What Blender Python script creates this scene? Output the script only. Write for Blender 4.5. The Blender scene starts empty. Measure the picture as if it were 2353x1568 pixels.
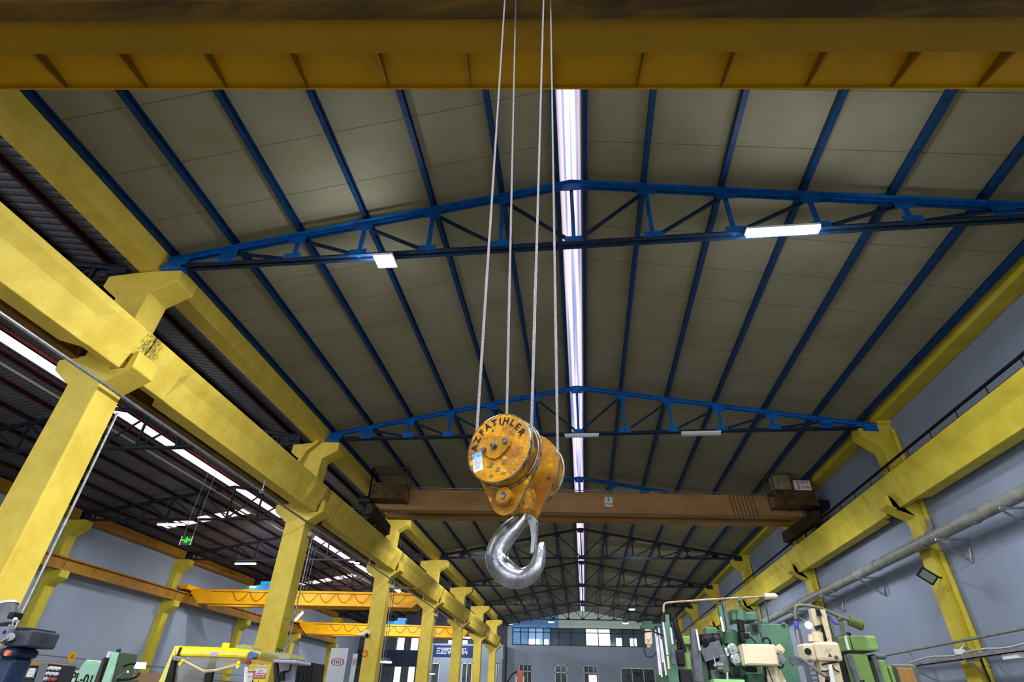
import bpy, math, random
from mathutils import Vector, Matrix
random.seed(7)
scene = bpy.context.scene
COL = scene.collection
R_ = math.radians

# ---------------------------------------------------------------- camera
CAMZ = 1.6
CR = Matrix(((0.993519640181594, 0.04040190773381713, 0.10623751891353757),
             (0.11061398908236497, -0.5586498795791845, -0.821994438828785),
             (0.026139433672567738, 0.8284189748536852, -0.5594986435279773)))
FPX = 1252.1568
cam_d = bpy.data.cameras.new('camera')
cam_d.sensor_width = 36.0
cam_d.lens = 19.15752
cam_d.clip_end = 400
cam = bpy.data.objects.new('camera', cam_d)
cam.matrix_world = Matrix.Translation((0, 0, CAMZ)) @ CR.to_4x4()
COL.objects.link(cam)
scene.camera = cam
scene.view_settings.view_transform = 'Standard'
scene.view_settings.look = 'None'
scene.view_settings.exposure = 0.0
scene.view_settings.gamma = 1.0
scene.view_settings.use_curve_mapping = False

# ---------------------------------------------------------------- world (bright overcast sky outside)
world = bpy.data.worlds.new('overcast_sky')
scene.world = world
world.use_nodes = True
bg = world.node_tree.nodes['Background']
bg.inputs['Color'].default_value = (0.86, 0.9, 1.0, 1)
bg.inputs['Strength'].default_value = 2.0

# ---------------------------------------------------------------- lights
def area(name, loc, sx, sy, power, color=(0.93, 0.96, 1.0), rot=(0, 0, 0)):
    d = bpy.data.lights.new(name, 'AREA')
    d.shape = 'RECTANGLE'; d.size = sx; d.size_y = sy
    d.energy = power; d.color = color
    o = bpy.data.objects.new(name, d)
    o.location = loc; o.rotation_euler = rot
    COL.objects.link(o)
    return o
# fill light added behind the camera, standing for daylight from assumed doors
area('rear_fill_light', (-1.0, -13.2, 3.2), 15, 6.0, 850, (0.95, 0.97, 1.0), (R_(90), 0, 0))
area('rear_fill_light', (-20.0, -13.2, 3.0), 12, 5.5, 700, (0.85, 0.92, 1.0), (R_(90), 0, 0))
# LED luminaires of the bays behind the photographer (outside the frame); fill lights added farther on
LAMP = 460
for lx in (-5.5, 0.5, 6.0):
    for ly in (-8, -1.5):
        area('hall_lamp_and_fill', (lx, ly, 9.7), 1.4, 0.2, LAMP * 1.35)
for ly in (27.6, 38, 50, 62):  # unseen fill added to brighten column fronts and the far gable
    for lx in (-6.5, 4.0):
        area('hall_lamp_and_fill', (lx, ly - .25, 9.6), 1.4, 0.2, LAMP * .62, rot=(R_(42), 0, 0))
area('side_hall_lamp_and_fill', (-20, 34.5, 9.6), 1.4, .3, 420, (1, .97, .92), (R_(62), 0, 0))  # this and the next are fill lights added for the crane fronts
area('side_hall_lamp_and_fill', (-20, 52, 9.6), 1.4, .3, 480, (1, .97, .92), (R_(62), 0, 0))
for ly in (0, 9, 19, 29.9, 40.8, 50.2, 60, 69):
    area('side_hall_lamp_and_fill', (-23.8, ly, 9.4), 1.4, 0.2, 290, (0.86, 0.93, 1.0))
    area('side_hall_lamp_and_fill', (-15.9, ly + 2, 9.4), 1.4, 0.2, 380, (0.86, 0.93, 1.0), (R_(50), 0, 0))

# unseen fill lights added to brighten the right wall and machine row
for ly, pw in ((14.5, 120), (23, 260), (34, 330), (46, 330)): area('machine_row_fill', (6.6, ly, 7.6), 1.2, .2, pw, (.9, .95, 1), (0, R_(-15), 0))

# ---------------------------------------------------------------- helpers
def lin(h):
    h = h.lstrip('#')
    out = []
    for i in (0, 2, 4):
        c = int(h[i:i + 2], 16) / 255
        out.append(c / 12.92 if c <= 0.04045 else ((c + 0.055) / 1.055) ** 2.4)
    return (*out, 1)

MATS = {}
def mat(name, color, rough=0.6, metal=0.0, color2=None, scale=3.0, lo=0.45, hi=0.62, detail=6, bump=0.0,
        bscale=40.0, emit=0.0, dist=0.0, stretch=None, spec=None, alpha=None, trans=None, coat=0.0):
    if name in MATS:
        return MATS[name]
    m = bpy.data.materials.new(name); m.use_nodes = True
    nt = m.node_tree; N = nt.nodes; L = nt.links
    b = N['Principled BSDF']
    c1 = lin(color) if isinstance(color, str) else color
    b.inputs['Base Color'].default_value = c1
    b.inputs['Roughness'].default_value = rough
    b.inputs['Metallic'].default_value = metal
    if spec is None and metal < .3: spec = .22
    if spec is not None: b.inputs['Specular IOR Level'].default_value = spec
    if coat: b.inputs['Coat Weight'].default_value = coat
    if alpha is not None: b.inputs['Alpha'].default_value = alpha
    if trans is not None: b.inputs['Transmission Weight'].default_value = trans
    tc = N.new('ShaderNodeTexCoord'); mp = N.new('ShaderNodeMapping')
    L.new(tc.outputs['Object'], mp.inputs['Vector'])
    if stretch: mp.inputs['Scale'].default_value = stretch
    if color2 is not None:
        n = N.new('ShaderNodeTexNoise'); n.inputs['Scale'].default_value = scale
        n.inputs['Detail'].default_value = detail; n.inputs['Roughness'].default_value = 0.62
        n.inputs['Distortion'].default_value = dist
        L.new(mp.outputs[0], n.inputs['Vector'])
        r = N.new('ShaderNodeMapRange'); r.inputs['From Min'].default_value = lo; r.inputs['From Max'].default_value = hi
        L.new(n.outputs['Fac'], r.inputs['Value'])
        mx = N.new('ShaderNodeMix'); mx.data_type = 'RGBA'
        mx.inputs[6].default_value = c1
        mx.inputs[7].default_value = lin(color2) if isinstance(color2, str) else color2
        L.new(r.outputs[0], mx.inputs[0]); L.new(mx.outputs[2], b.inputs['Base Color'])
    if bump:
        n2 = N.new('ShaderNodeTexNoise'); n2.inputs['Scale'].default_value = bscale; n2.inputs['Detail'].default_value = 4
        L.new(mp.outputs[0], n2.inputs['Vector'])
        bp = N.new('ShaderNodeBump'); bp.inputs['Strength'].default_value = bump; bp.inputs['Distance'].default_value = 0.02
        L.new(n2.outputs['Fac'], bp.inputs['Height']); L.new(bp.outputs[0], b.inputs['Normal'])
    if emit:
        b.inputs['Emission Color'].default_value = c1
        b.inputs['Emission Strength'].default_value = emit
    MATS[name] = m
    return m

class MB:
    """collects shapes in world coordinates and links them as one mesh"""
    def __init__(s): s.v = []; s.f = []; s.sm = []; s.mi = []; s.cur = 0
    def add(s, vs, fs, smooth=False):
        o = len(s.v); s.v += [tuple(v) for v in vs]
        for f in fs: s.f.append([i + o for i in f]); s.sm.append(smooth); s.mi.append(s.cur)
        return s
    def box(s, x0, x1, y0, y1, z0, z1, M=None):
        if x0 > x1: x0, x1 = x1, x0
        if y0 > y1: y0, y1 = y1, y0
        if z0 > z1: z0, z1 = z1, z0
        vs = [Vector(p) for p in ((x0, y0, z0), (x1, y0, z0), (x1, y1, z0), (x0, y1, z0), (x0, y0, z1), (x1, y0, z1), (x1, y1, z1), (x0, y1, z1))]
        if M: vs = [M @ v for v in vs]
        return s.add(vs, [(0, 3, 2, 1), (4, 5, 6, 7), (0, 1, 5, 4), (1, 2, 6, 5), (2, 3, 7, 6), (3, 0, 4, 7)])
    def prism(s, poly, d0, d1, axis='y', M=None):
        """poly in the plane across the axis: y -> (x,z); x -> (y,z); z -> (x,y)"""
        def P(a, b, d):
            v = {'y': (a, d, b), 'x': (d, a, b), 'z': (a, b, d)}[axis]
            v = Vector(v); return M @ v if M else v
        n = len(poly)
        vs = [P(a, b, d0) for a, b in poly] + [P(a, b, d1) for a, b in poly]
        fs = [list(range(n))[::-1], list(range(n, 2 * n))] + [(i, (i + 1) % n, n + (i + 1) % n, n + i) for i in range(n)]
        return s.add(vs, fs)
    def bar(s, p0, p1, w, h, up=(0, 0, 1)):
        """rectangular bar between two points, w across, h along up"""
        p0 = Vector(p0); p1 = Vector(p1); d = (p1 - p0)
        if d.length < 1e-6: return s
        d.normalize(); up = Vector(up)
        a = d.cross(up)
        if a.length < 1e-4: a = d.cross(Vector((0, 1, 0)))
        a.normalize(); b = a.cross(d); b.normalize()
        vs = []
        for p in (p0, p1):
            for i, j in ((-1, -1), (1, -1), (1, 1), (-1, 1)):
                vs.append(p + a * i * w / 2 + b * j * h / 2)
        return s.add(vs, [(3, 2, 1, 0), (4, 5, 6, 7), (0, 1, 5, 4), (1, 2, 6, 5), (2, 3, 7, 6), (3, 0, 4, 7)])
    def cyl(s, p0, p1, r0, r1=None, n=16, cap=True):
        r1 = r0 if r1 is None else r1
        p0 = Vector(p0); p1 = Vector(p1); d = (p1 - p0).normalized()
        a = d.cross(Vector((0, 0, 1)))
        if a.length < 1e-3: a = d.cross(Vector((0, 1, 0)))
        a.normalize(); b = d.cross(a)
        vs = []
        for p, r in ((p0, r0), (p1, r1)):
            for i in range(n):
                t = 2 * math.pi * i / n
                vs.append(p + (a * math.cos(t) + b * math.sin(t)) * r)
        s.add(vs, [(i, (i + 1) % n, n + (i + 1) % n, n + i) for i in range(n)], True)
        if cap:
            s.add(vs[:n], [list(range(n))[::-1]]); s.add(vs[n:], [list(range(n))])
        return s
    def tube(s, pts, r, n=10, closed=False):
        pts = [Vector(p) for p in pts]; k = len(pts)
        rs = r if isinstance(r, (list, tuple)) else [r] * k
        vs = []; prev = None
        for i, p in enumerate(pts):
            d = (pts[min(i + 1, k - 1)] - pts[max(i - 1, 0)]).normalized()
            if prev is None:
                a = d.cross(Vector((0, 0, 1)))
                if a.length < 1e-3: a = d.cross(Vector((0, 1, 0)))
            else: a = prev - d * prev.dot(d)
            a.normalize(); prev = a; b = d.cross(a)
            for j in range(n):
                t = 2 * math.pi * j / n
                vs.append(p + (a * math.cos(t) + b * math.sin(t)) * rs[i])
        fs = [(i * n + j, i * n + (j + 1) % n, (i + 1) * n + (j + 1) % n, (i + 1) * n + j) for i in range(k - 1) for j in range(n)]
        s.add(vs, fs, True)
        s.add(vs[:n], [list(range(n))[::-1]]); s.add(vs[-n:], [list(range(n))])
        return s
    def text(s, body, size, M, depth=0.004, off=0.012):
        cu = bpy.data.curves.new('t', 'FONT'); cu.body = body; cu.size = size
        cu.align_x = 'CENTER'; cu.align_y = 'CENTER'; cu.extrude = depth / 2; cu.offset = size * off
        cu.resolution_u = 3
        ob = bpy.data.objects.new('t', cu)
        me = ob.to_mesh()
        s.add([M @ v.co for v in me.vertices], [list(p.vertices) for p in me.polygons])
        ob.to_mesh_clear(); bpy.data.objects.remove(ob); bpy.data.curves.remove(cu)
        return s
    def build(s, name, mats, parent=None, bev=0.0, loc=None, origin=True):
        me = bpy.data.meshes.new(name)
        if loc is None:
            if parent is not None: loc = Vector((0, 0, 0))
            elif s.v:
                xs = [v[0] for v in s.v]; ys = [v[1] for v in s.v]; zs = [v[2] for v in s.v]
                loc = Vector(((min(xs) + max(xs)) / 2, (min(ys) + max(ys)) / 2, min(zs)))
        loc = Vector(loc)
        base = wloc(parent) + loc if parent is not None else loc
        me.from_pydata([tuple(Vector(v) - base) for v in s.v], [], s.f)
        for p, q, mi in zip(me.polygons, s.sm, s.mi): p.use_smooth = q; p.material_index = mi
        me.validate(); me.update()
        for m in (mats if isinstance(mats, (list, tuple)) else [mats]): me.materials.append(m)
        o = bpy.data.objects.new(name, me); o.location = loc
        COL.objects.link(o)
        if parent is not None: o.parent = parent
        if bev:
            md = o.modifiers.new('bevel', 'BEVEL'); md.width = bev; md.segments = 2; md.limit_method = 'ANGLE'; md.angle_limit = R_(40)
        return o

def wloc(o):
    v = Vector((0, 0, 0))
    while o is not None:
        v += o.location; o = o.parent
    return v
def thing(name, label, cat, loc, group=None):
    o = bpy.data.objects.new(name, None); COL.objects.link(o)
    o.empty_display_size = 0.2; o.location = loc
    return tag(o, label, cat, group)
def tag(o, label=None, cat=None, group=None, kind=None):
    if label: o['label'] = label
    if cat: o['category'] = cat
    if group: o['group'] = group
    if kind: o['kind'] = kind
    return o
def struct(o): o['kind'] = 'structure'; return o
def copy_tree(o, parent=None):
    c = o.copy(); COL.objects.link(c)
    if parent is not None: c.parent = parent
    for ch in list(o.children): copy_tree(ch, c)
    return c
def ray(px, py):
    d = Vector((px - 1176.5, -(py - 784.0), -FPX)); return CR @ d
def at(px, py, Y):
    d = ray(px, py); return Vector((d.x * Y / d.y, Y, d.z * Y / d.y + CAMZ))
def atx(px, py, X):
    d = ray(px, py); return Vector((X, d.y * X / d.x, d.z * X / d.x + CAMZ))
ORD = ['nearest', 'second nearest', 'third nearest', 'fourth nearest', 'fifth nearest', 'sixth nearest', 'seventh nearest', 'eighth nearest']

# ---------------------------------------------------------------- materials
YEL = mat('yellow_concrete_paint', '#dec452', 0.62, color2='#cdb042', scale=1.6, lo=.4, hi=.65, bump=.25, bscale=14)
YEL2 = mat('olive_yellow_concrete_paint', '#cdbb3e', 0.62, color2='#b8a630', scale=1.3, lo=.4, hi=.65, bump=.25, bscale=12)
BLUE = mat('blue_steel_paint', '#0a62b4', 0.42, color2='#08509a', scale=5)
DBLUE = mat('dark_blue_steel_paint', '#0a3766', 0.5, color2='#082a50', scale=5)
NBLUE = mat('navy_blue_steel_paint', '#152c48', 0.5, color2='#0f2036', scale=5)
NAVY = mat('near_black_steel_paint', '#22262e', 0.55, color2='#181b22', scale=5)
MAROON = mat('maroon_steel_paint', '#3c1618', 0.55, color2='#2c0f12', scale=5)
SALMON = mat('red_oxide_steel', '#a8584c', 0.6, color2='#8c4238', scale=5)
BROWN = mat('ochre_brown_girder_paint', '#ac7a26', 0.55, color2='#8c6020', scale=1.2, lo=.4, hi=.7, stretch=(.4, 1, 1))
RUSTG = mat('weathered_ochre_girder_paint', '#a67e50', 0.6, color2='#84623a', scale=1.1, lo=.4, hi=.7, stretch=(.35, 1, 1))
CRANEY = mat('golden_crane_paint', '#f0aa0a', 0.5, color2='#e09c08', scale=1.0)
CRANEY2 = mat('bright_amber_crane_paint', '#ffba04', 0.45, color2='#f0aa04', scale=1.0)
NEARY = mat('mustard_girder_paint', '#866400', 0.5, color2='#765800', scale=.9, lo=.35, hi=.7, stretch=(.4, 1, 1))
GREASE = mat('greasy_worn_brown_steel', '#624816', 0.6, color2='#35280f', scale=2.2, lo=.35, hi=.62, stretch=(.25, 1, 1), dist=.6)
STEEL = mat('bare_steel', '#a7a9ad', 0.38, 0.9, color2='#8d8f93', scale=9)
GALV = mat('galvanised_steel', '#a9adb3', 0.42, 0.75, color2='#8c9096', scale=6)
PIPEG = mat('grey_pipe_paint', '#84857f', 0.5, color2='#6f706a', scale=3)
DARK = mat('dark_painted_steel', '#1b1d22', 0.5, color2='#101216', scale=6)
BLACKP = mat('black_plastic', '#15161a', 0.4)
GREYP = mat('grey_machine_paint', '#5d6068', 0.45, color2='#4a4d54', scale=6)
WHITE = mat('white_paint', '#e6e7e8', 0.5)
GLOW = mat('led_tube_light', (0.9, 0.95, 1.0, 1), 0.5, emit=14)
GLOWOFF = mat('unlit_tube_diffuser', '#c9ccd0', 0.4)
BLK = mat('black_lettering', '#1a150c', 0.7)
RED = mat('red_print', '#b02a2c', 0.6)
SIGNW = mat('white_sign_plate', '#dadadc', 0.5)
SIGNY = mat('yellow_sign_plate', '#e8d820', 0.5)
GREEN = mat('grey_green_machine_enamel', '#567c66', 0.4, color2='#486c58', scale=2.5, lo=.4, hi=.7)
GREEN2 = mat('leaf_green_machine_enamel', '#7c9c58', 0.38, color2='#6c8c4a', scale=2.5, lo=.4, hi=.7)
GREEN3 = mat('pale_green_machine_enamel', '#9fc9ae', 0.4, color2='#8bb89b', scale=2.5)
DGREEN = mat('dark_green_machine_enamel', '#34543f', 0.4, color2='#284434', scale=4)
CREAM = mat('cream_machine_enamel', '#dccfb0', 0.42, color2='#cdbd9a', scale=4, lo=.5, hi=.75)
CREAM2 = mat('chipped_cream_enamel', '#cfc0a0', 0.45, color2='#74685a', scale=6, lo=.6, hi=.68)

def wall_mat():
    m = mat('painted_grey_blue_wall', '#8e97ab', 0.75, color2='#858ea2', scale=.5, lo=.35, hi=.7, bump=.15, bscale=6)
    return m
WALL = wall_mat()
WALL2 = mat('painted_pale_grey_wall', '#9fa8b9', 0.75, color2='#959fb1', scale=.4, lo=.35, hi=.7)
FLOORM = mat('grey_epoxy_floor', '#6e6c66', 0.45, color2='#605f5a', scale=.6)

YELB = mat('yellow_beam_paint_with_grease_streaks', '#dec452', 0.62, color2='#cdb042', scale=1.6, lo=.4, hi=.65, bump=.25, bscale=14)
def beam_stain(m):
    nt = m.node_tree; N = nt.nodes; L = nt.links; b_ = N['Principled BSDF']
    tc = N.new('ShaderNodeTexCoord'); sp = N.new('ShaderNodeSeparateXYZ'); L.new(tc.outputs['Object'], sp.inputs[0])
    ab = N.new('ShaderNodeMath'); ab.operation = 'ABSOLUTE'; L.new(sp.outputs[1], ab.inputs[0])
    r = N.new('ShaderNodeMapRange'); r.inputs['From Min'].default_value = 3.9; r.inputs['From Max'].default_value = 4.8; L.new(ab.outputs[0], r.inputs['Value'])
    mp = N.new('ShaderNodeMapping'); mp.inputs['Scale'].default_value = (6, 9, 3.5); mp.inputs['Rotation'].default_value = (.6, 0, 0); L.new(tc.outputs['Object'], mp.inputs[0])
    n = N.new('ShaderNodeTexNoise'); n.inputs['Scale'].default_value = 2.2; n.inputs['Detail'].default_value = 9; n.inputs['Roughness'].default_value = .75; n.inputs['Distortion'].default_value = 1.2
    L.new(mp.outputs[0], n.inputs['Vector'])
    ml = N.new('ShaderNodeMath'); ml.operation = 'MULTIPLY'; L.new(r.outputs[0], ml.inputs[0]); L.new(n.outputs['Fac'], ml.inputs[1])
    r2 = N.new('ShaderNodeMapRange'); r2.inputs['From Min'].default_value = .44; r2.inputs['From Max'].default_value = .54; r2.inputs['To Max'].default_value = .85; L.new(ml.outputs[0], r2.inputs['Value'])
    src = b_.inputs['Base Color'].links[0].from_socket
    mx = N.new('ShaderNodeMix'); mx.data_type = 'RGBA'; mx.inputs[7].default_value = lin('#4a4424')
    L.new(r2.outputs[0], mx.inputs[0]); L.new(src, mx.inputs[6]); L.new(mx.outputs[2], b_.inputs['Base Color'])
beam_stain(YELB)
def panel_mat(name, c1, c2, period, width, cseam, axis=1, warp=0.0):
    """insulated roof panels with joint lines every <period> metres"""
    m = mat(name, c1, 0.75, color2=c2, scale=.55, lo=.35, hi=.68, detail=5)
    nt = m.node_tree; N = nt.nodes; L = nt.links
    tc = N.new('ShaderNodeTexCoord'); sp = N.new('ShaderNodeSeparateXYZ'); L.new(tc.outputs['Object'], sp.inputs[0])
    md = N.new('ShaderNodeMath'); md.operation = 'PINGPONG'; md.inputs[1].default_value = period / 2
    L.new(sp.outputs[axis], md.inputs[0])
    lt = N.new('ShaderNodeMath'); lt.operation = 'LESS_THAN'; lt.inputs[1].default_value = width / 2
    L.new(md.outputs[0], lt.inputs[0])
    b = N['Principled BSDF']; src = b.inputs['Base Color'].links[0].from_socket
    # every sheet keeps its own slightly different tone
    fl = N.new('ShaderNodeMath'); fl.operation = 'DIVIDE'; fl.inputs[1].default_value = period; L.new(sp.outputs[axis], fl.inputs[0])
    fr = N.new('ShaderNodeMath'); fr.operation = 'ROUND'; L.new(fl.outputs[0], fr.inputs[0])
    mx = N.new('ShaderNodeMix'); mx.data_type = 'RGBA'; mx.inputs[7].default_value = lin(cseam)
    L.new(lt.outputs[0], mx.inputs[0]); L.new(src, mx.inputs[6]); L.new(mx.outputs[2], b.inputs['Base Color'])
    return m
CEIL = panel_mat('olive_grey_roof_panel', '#8f8a74', '#827c64', 1.3, .018, '#5e5a48')
def corr_mat(name, c1, c2, period=.22, axis=1):
    m = mat(name, c1, 0.55, color2=c2, scale=.8)
    nt = m.node_tree; N = nt.nodes; L = nt.links
    tc = N.new('ShaderNodeTexCoord'); sp = N.new('ShaderNodeSeparateXYZ'); L.new(tc.outputs['Object'], sp.inputs[0])
    md = N.new('ShaderNodeMath'); md.operation = 'PINGPONG'; md.inputs[1].default_value = period / 2
    L.new(sp.outputs[axis], md.inputs[0])
    mr = N.new('ShaderNodeMapRange'); mr.inputs['From Min'].default_value = period * .12; mr.inputs['From Max'].default_value = period * .26
    L.new(md.outputs[0], mr.inputs['Value'])
    bp = N.new('ShaderNodeBump'); bp.inputs['Strength'].default_value = 1.0; bp.inputs['Distance'].default_value = .05
    L.new(mr.outputs[0], bp.inputs['Height']); L.new(bp.outputs[0], N['Principled BSDF'].inputs['Normal'])
    return m
CORR = corr_mat('corrugated_grey_roof_sheet', '#5a585e', '#504e54')
CLAD = corr_mat('dark_profiled_wall_cladding', '#4a4d55', '#42454e', .4, 0)

def sheet_mat(name, c, stripes=None):
    """translucent daylight sheet lit by the sky behind it"""
    m = bpy.data.materials.new(name); m.use_nodes = True
    nt = m.node_tree; N = nt.nodes; L = nt.links; N.remove(N['Principled BSDF'])
    t = N.new('ShaderNodeBsdfTranslucent'); t.inputs['Color'].default_value = lin(c)
    if stripes:
        tc = N.new('ShaderNodeTexCoord'); n = N.new('ShaderNodeTexNoise'); mp = N.new('ShaderNodeMapping')
        mp.inputs['Scale'].default_value = (14, .12, 1); n.inputs['Scale'].default_value = 1.0; n.inputs['Detail'].default_value = 2
        L.new(tc.outputs['Object'], mp.inputs[0]); L.new(mp.outputs[0], n.inputs['Vector'])
        r = N.new('ShaderNodeMapRange'); r.inputs['From Min'].default_value = .45; r.inputs['From Max'].default_value = .62
        L.new(n.outputs['Fac'], r.inputs['Value'])
        mx = N.new('ShaderNodeMix'); mx.data_type = 'RGBA'; mx.inputs[6].default_value = lin(c); mx.inputs[7].default_value = lin(stripes)
        L.new(r.outputs[0], mx.inputs[0]); L.new(mx.outputs[2], t.inputs['Color'])
    L.new(t.outputs[0], N['Material Output'].inputs['Surface'])
    return m
SKYRIDGE = sheet_mat('translucent_ridge_sheet', '#f4e6e8', '#b0b8d0')
SKYSIDE = sheet_mat('translucent_white_sheet', '#f0f0f4')

# ---------------------------------------------------------------- geometry constants (metres)
Y1, SP = 8.72, 9.95            # first column line in view and the bay length
YC = [Y1 + SP * i for i in range(7)]
YEND = Y1 + 7 * SP             # far gable
YBACK = -14.0
XL, XR = -29.0, 10.97          # side walls
RX = 0.17                      # ridge line
def roofz(x): return 12.37 - 0.183 * abs(x - RX)
SX = -19.6                     # side hall ridge line
def sroofz(x): return 12.15 - 0.172 * abs(x - SX)

# ================================================================ THE SETTING
struct(MB().box(XL - .3, XR + .3, YBACK - 3, YEND + .3, -.2, 0).build('floor', FLOORM))
struct(MB().box(XR, XR + .25, YBACK, YEND, 0, 11.2).build('wall_right', WALL))
struct(MB().box(XL - .25, XL, YBACK, YEND, 0, 11.6).build('wall_left', WALL2))
# rear wall out of view, two openings added to let daylight in
b = MB()
for x0, x1, z0, z1 in ((XL, -26, 0, 12.6), (-26, -14, 6.0, 12.6), (-14, -9, 0, 12.6), (-9, 7, 6.4, 12.6), (7, XR, 0, 12.6)):
    b.box(x0, x1, YBACK - .25, YBACK, z0, z1)
struct(b.build('wall_rear', WALL2))

# main hall roof: two slopes of insulated panels, open along the ridge for the skylight
def slope(mb, x0, x1, y0, y1, zf, t=.12):
    mb.prism([(x0, zf(x0)), (x1, zf(x1)), (x1, zf(x1) + t), (x0, zf(x0) + t)], y0, y1)
b = MB()
slope(b, -10.15, -.1, YBACK, YEND, roofz)
slope(b, .42, 11.2, YBACK, YEND, roofz)
struct(b.build('ceiling', CEIL, loc=(0, 0, 0)))
b = MB().prism([(-.1, roofz(-.1) + .02), (.17, 12.42), (.42, roofz(.42) + .02), (.42, roofz(.42) + .04), (.17, 12.44), (-.1, roofz(-.1) + .04)], YBACK, YEND)
w = struct(b.build('window_1', SKYRIDGE, loc=(0, 0, 0)))
w['label'] = 'translucent ridge skylight strip of the main hall'
# side hall roof of corrugated sheet
b = MB()
slope(b, SX, -10.15, YBACK, YEND, sroofz, .08)
T = [(33.0, 34.1), (53.2, 54.5)]
ys = [YBACK] + [v for t in T for v in t] + [YEND]
for k in range(0, len(ys), 2): slope(b, XL - .2, -20.3, ys[k], ys[k + 1], sroofz, .08)
for a, c in T:
    slope(b, XL - .2, -27.0, a, c, sroofz, .08); slope(b, -21.4, -20.3, a, c, sroofz, .08)
struct(b.build('ceiling_side_hall', CORR, loc=(0, 0, 0)))
b = MB(); slope(b, -20.3, SX, YBACK, YEND, sroofz, .02)
struct(b.build('window_2', SKYSIDE, loc=(0, 0, 0)))
for i, (a, c) in enumerate(T):
    b = MB(); slope(b, -27.0, -21.4, a, c, lambda x: sroofz(x) + .03, .02)
    struct(b.build('window_%d' % (3 + i), SKYSIDE, loc=(0, 0, 0)))

# ---- far gable of the main hall: office wall with windows, glazed gallery above
def wall_with_holes(name, m, x0, x1, z0, z1, y0, y1, holes):
    """rectangular openings (xa, xb, za, zb), sorted by x, not overlapping in x"""
    b = MB(); x = x0
    for xa, xb, za, zb in sorted(holes):
        b.box(x, xa, y0, y1, z0, z1)
        if za > z0: b.box(xa, xb, y0, y1, z0, za)
        if zb < z1: b.box(xa, xb, y0, y1, zb, z1)
        x = xb
    b.box(x, x1, y0, y1, z0, z1)
    return struct(b.build(name, m))
def gx(px, py): return at(px, py, YEND).x
def gz(px, py): return at(px, py, YEND).z
wins = [(gx(1192, 1545), gx(1223, 1545), 1.6, gz(1207, 1526)), (gx(1275, 1545), gx(1303, 1545), 1.6, gz(1289, 1529)),
        (gx(1341, 1545), gx(1375, 1545), 1.6, gz(1358, 1530)), (gx(1426, 1545), gx(1505, 1545), 1.6, gz(1465, 1536))]
wall_with_holes('wall_far', WALL2, -9.5, XR, 0, 8.33, YEND, YEND + .25, wins)
GL_DARK = mat('office_window_glass', '#50585c', 0.1, color2='#3a3420', scale=.9, lo=.5, hi=.6)
GL_BLUE = mat('blue_lit_glass', '#5f88c0', 0.15, color2='#86b4e4', scale=.35, lo=.4, hi=.65, emit=.3)
GL_BLUE2 = mat('pale_blue_lit_glass', '#88b0e0', 0.15, emit=.55)
GL_GREY = mat('grey_glass', '#5a6a78', 0.12)
GL_GREEN = mat('greenish_lit_gable_sheet', '#aab8b0', 0.3, emit=.35)
GL_WHITE = mat('daylit_window_glass', (1, 1, 1, 1), 0.2, emit=2.5)
FRW = mat('white_window_frame', '#d8dade', 0.4)
TEALF = mat('dark_teal_window_frame', '#27404f', 0.4)
nwin = 5
for i, (xa, xb, za, zb) in enumerate(wins):
    fr = MB(); y0, y1 = YEND - .05, YEND + .1; t = .1
    fr.box(xa, xb, y0, y1, zb - t, zb).box(xa, xb, y0, y1, za, za + t).box(xa, xa + t, y0, y1, za, zb).box(xb - t, xb, y0, y1, za, zb)
    n = 3 if i != 1 else 2
    for k in range(1, n): x = xa + (xb - xa) * k / n; fr.box(x - t * .4, x + t * .4, y0, y1, za, zb)
    if i < 3: fr.box(xa, xb, y0, y1, zb - .85, zb - .85 + t)
    o = struct(fr.build('window_%d' % nwin, FRW)); nwin += 1
    MB().box(xa, xb, YEND + .12, YEND + .14, za, zb).build('pane', GL_DARK, o)
    if i >= 2:
        MB().box(xa + (xb - xa) * (.35 if i == 2 else .25), xb - .25, YEND + .11, YEND + .118, za, zb - 1.0 - .3 * i * (i == 3)).build('pane', GL_WHITE if i == 2 else GL_BLUE2, o)
# gallery glazing
zg0, zg1 = 8.33, 10.3
gal = MB()
xs = [gx(px, 1470) for px in (1178, 1196, 1214, 1231, 1248, 1265, 1284, 1312, 1346, 1375, 1403, 1430, 1456, 1483)]
yg = YEND + .05
for x in xs: gal.box(x - .06, x + .06, yg - .08, yg + .08, zg0, zg1)
for z in (zg0, 9.75, zg1 - .08): gal.box(xs[0], xs[-1], yg - .08, yg + .08, z, z + .1)
o = struct(gal.build('window_%d' % nwin, TEALF)); nwin += 1
pm = [GL_BLUE, GL_BLUE, GL_BLUE2, GL_BLUE2, GL_BLUE, GL_GREY, GL_GREY, GL_GREY, GL_WHITE, GL_WHITE, GL_GREY, GL_GREY, GL_GREY]
for i in range(13):
    MB().box(xs[i], xs[i + 1], yg, yg + .03, zg0, zg1).build('pane', pm[i], o)
for px0, px1, py0, py1 in ((1214, 1240, 1469, 1485), (1251, 1260, 1470, 1486), (1416, 1429, 1467, 1487), (1448, 1463, 1468, 1489)):
    MB().box(gx(px0, 1478), gx(px1, 1478), yg - .03, yg - .01, gz(px0, py1), gz(px0, py0)).build('pane', GL_WHITE, o)
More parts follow.
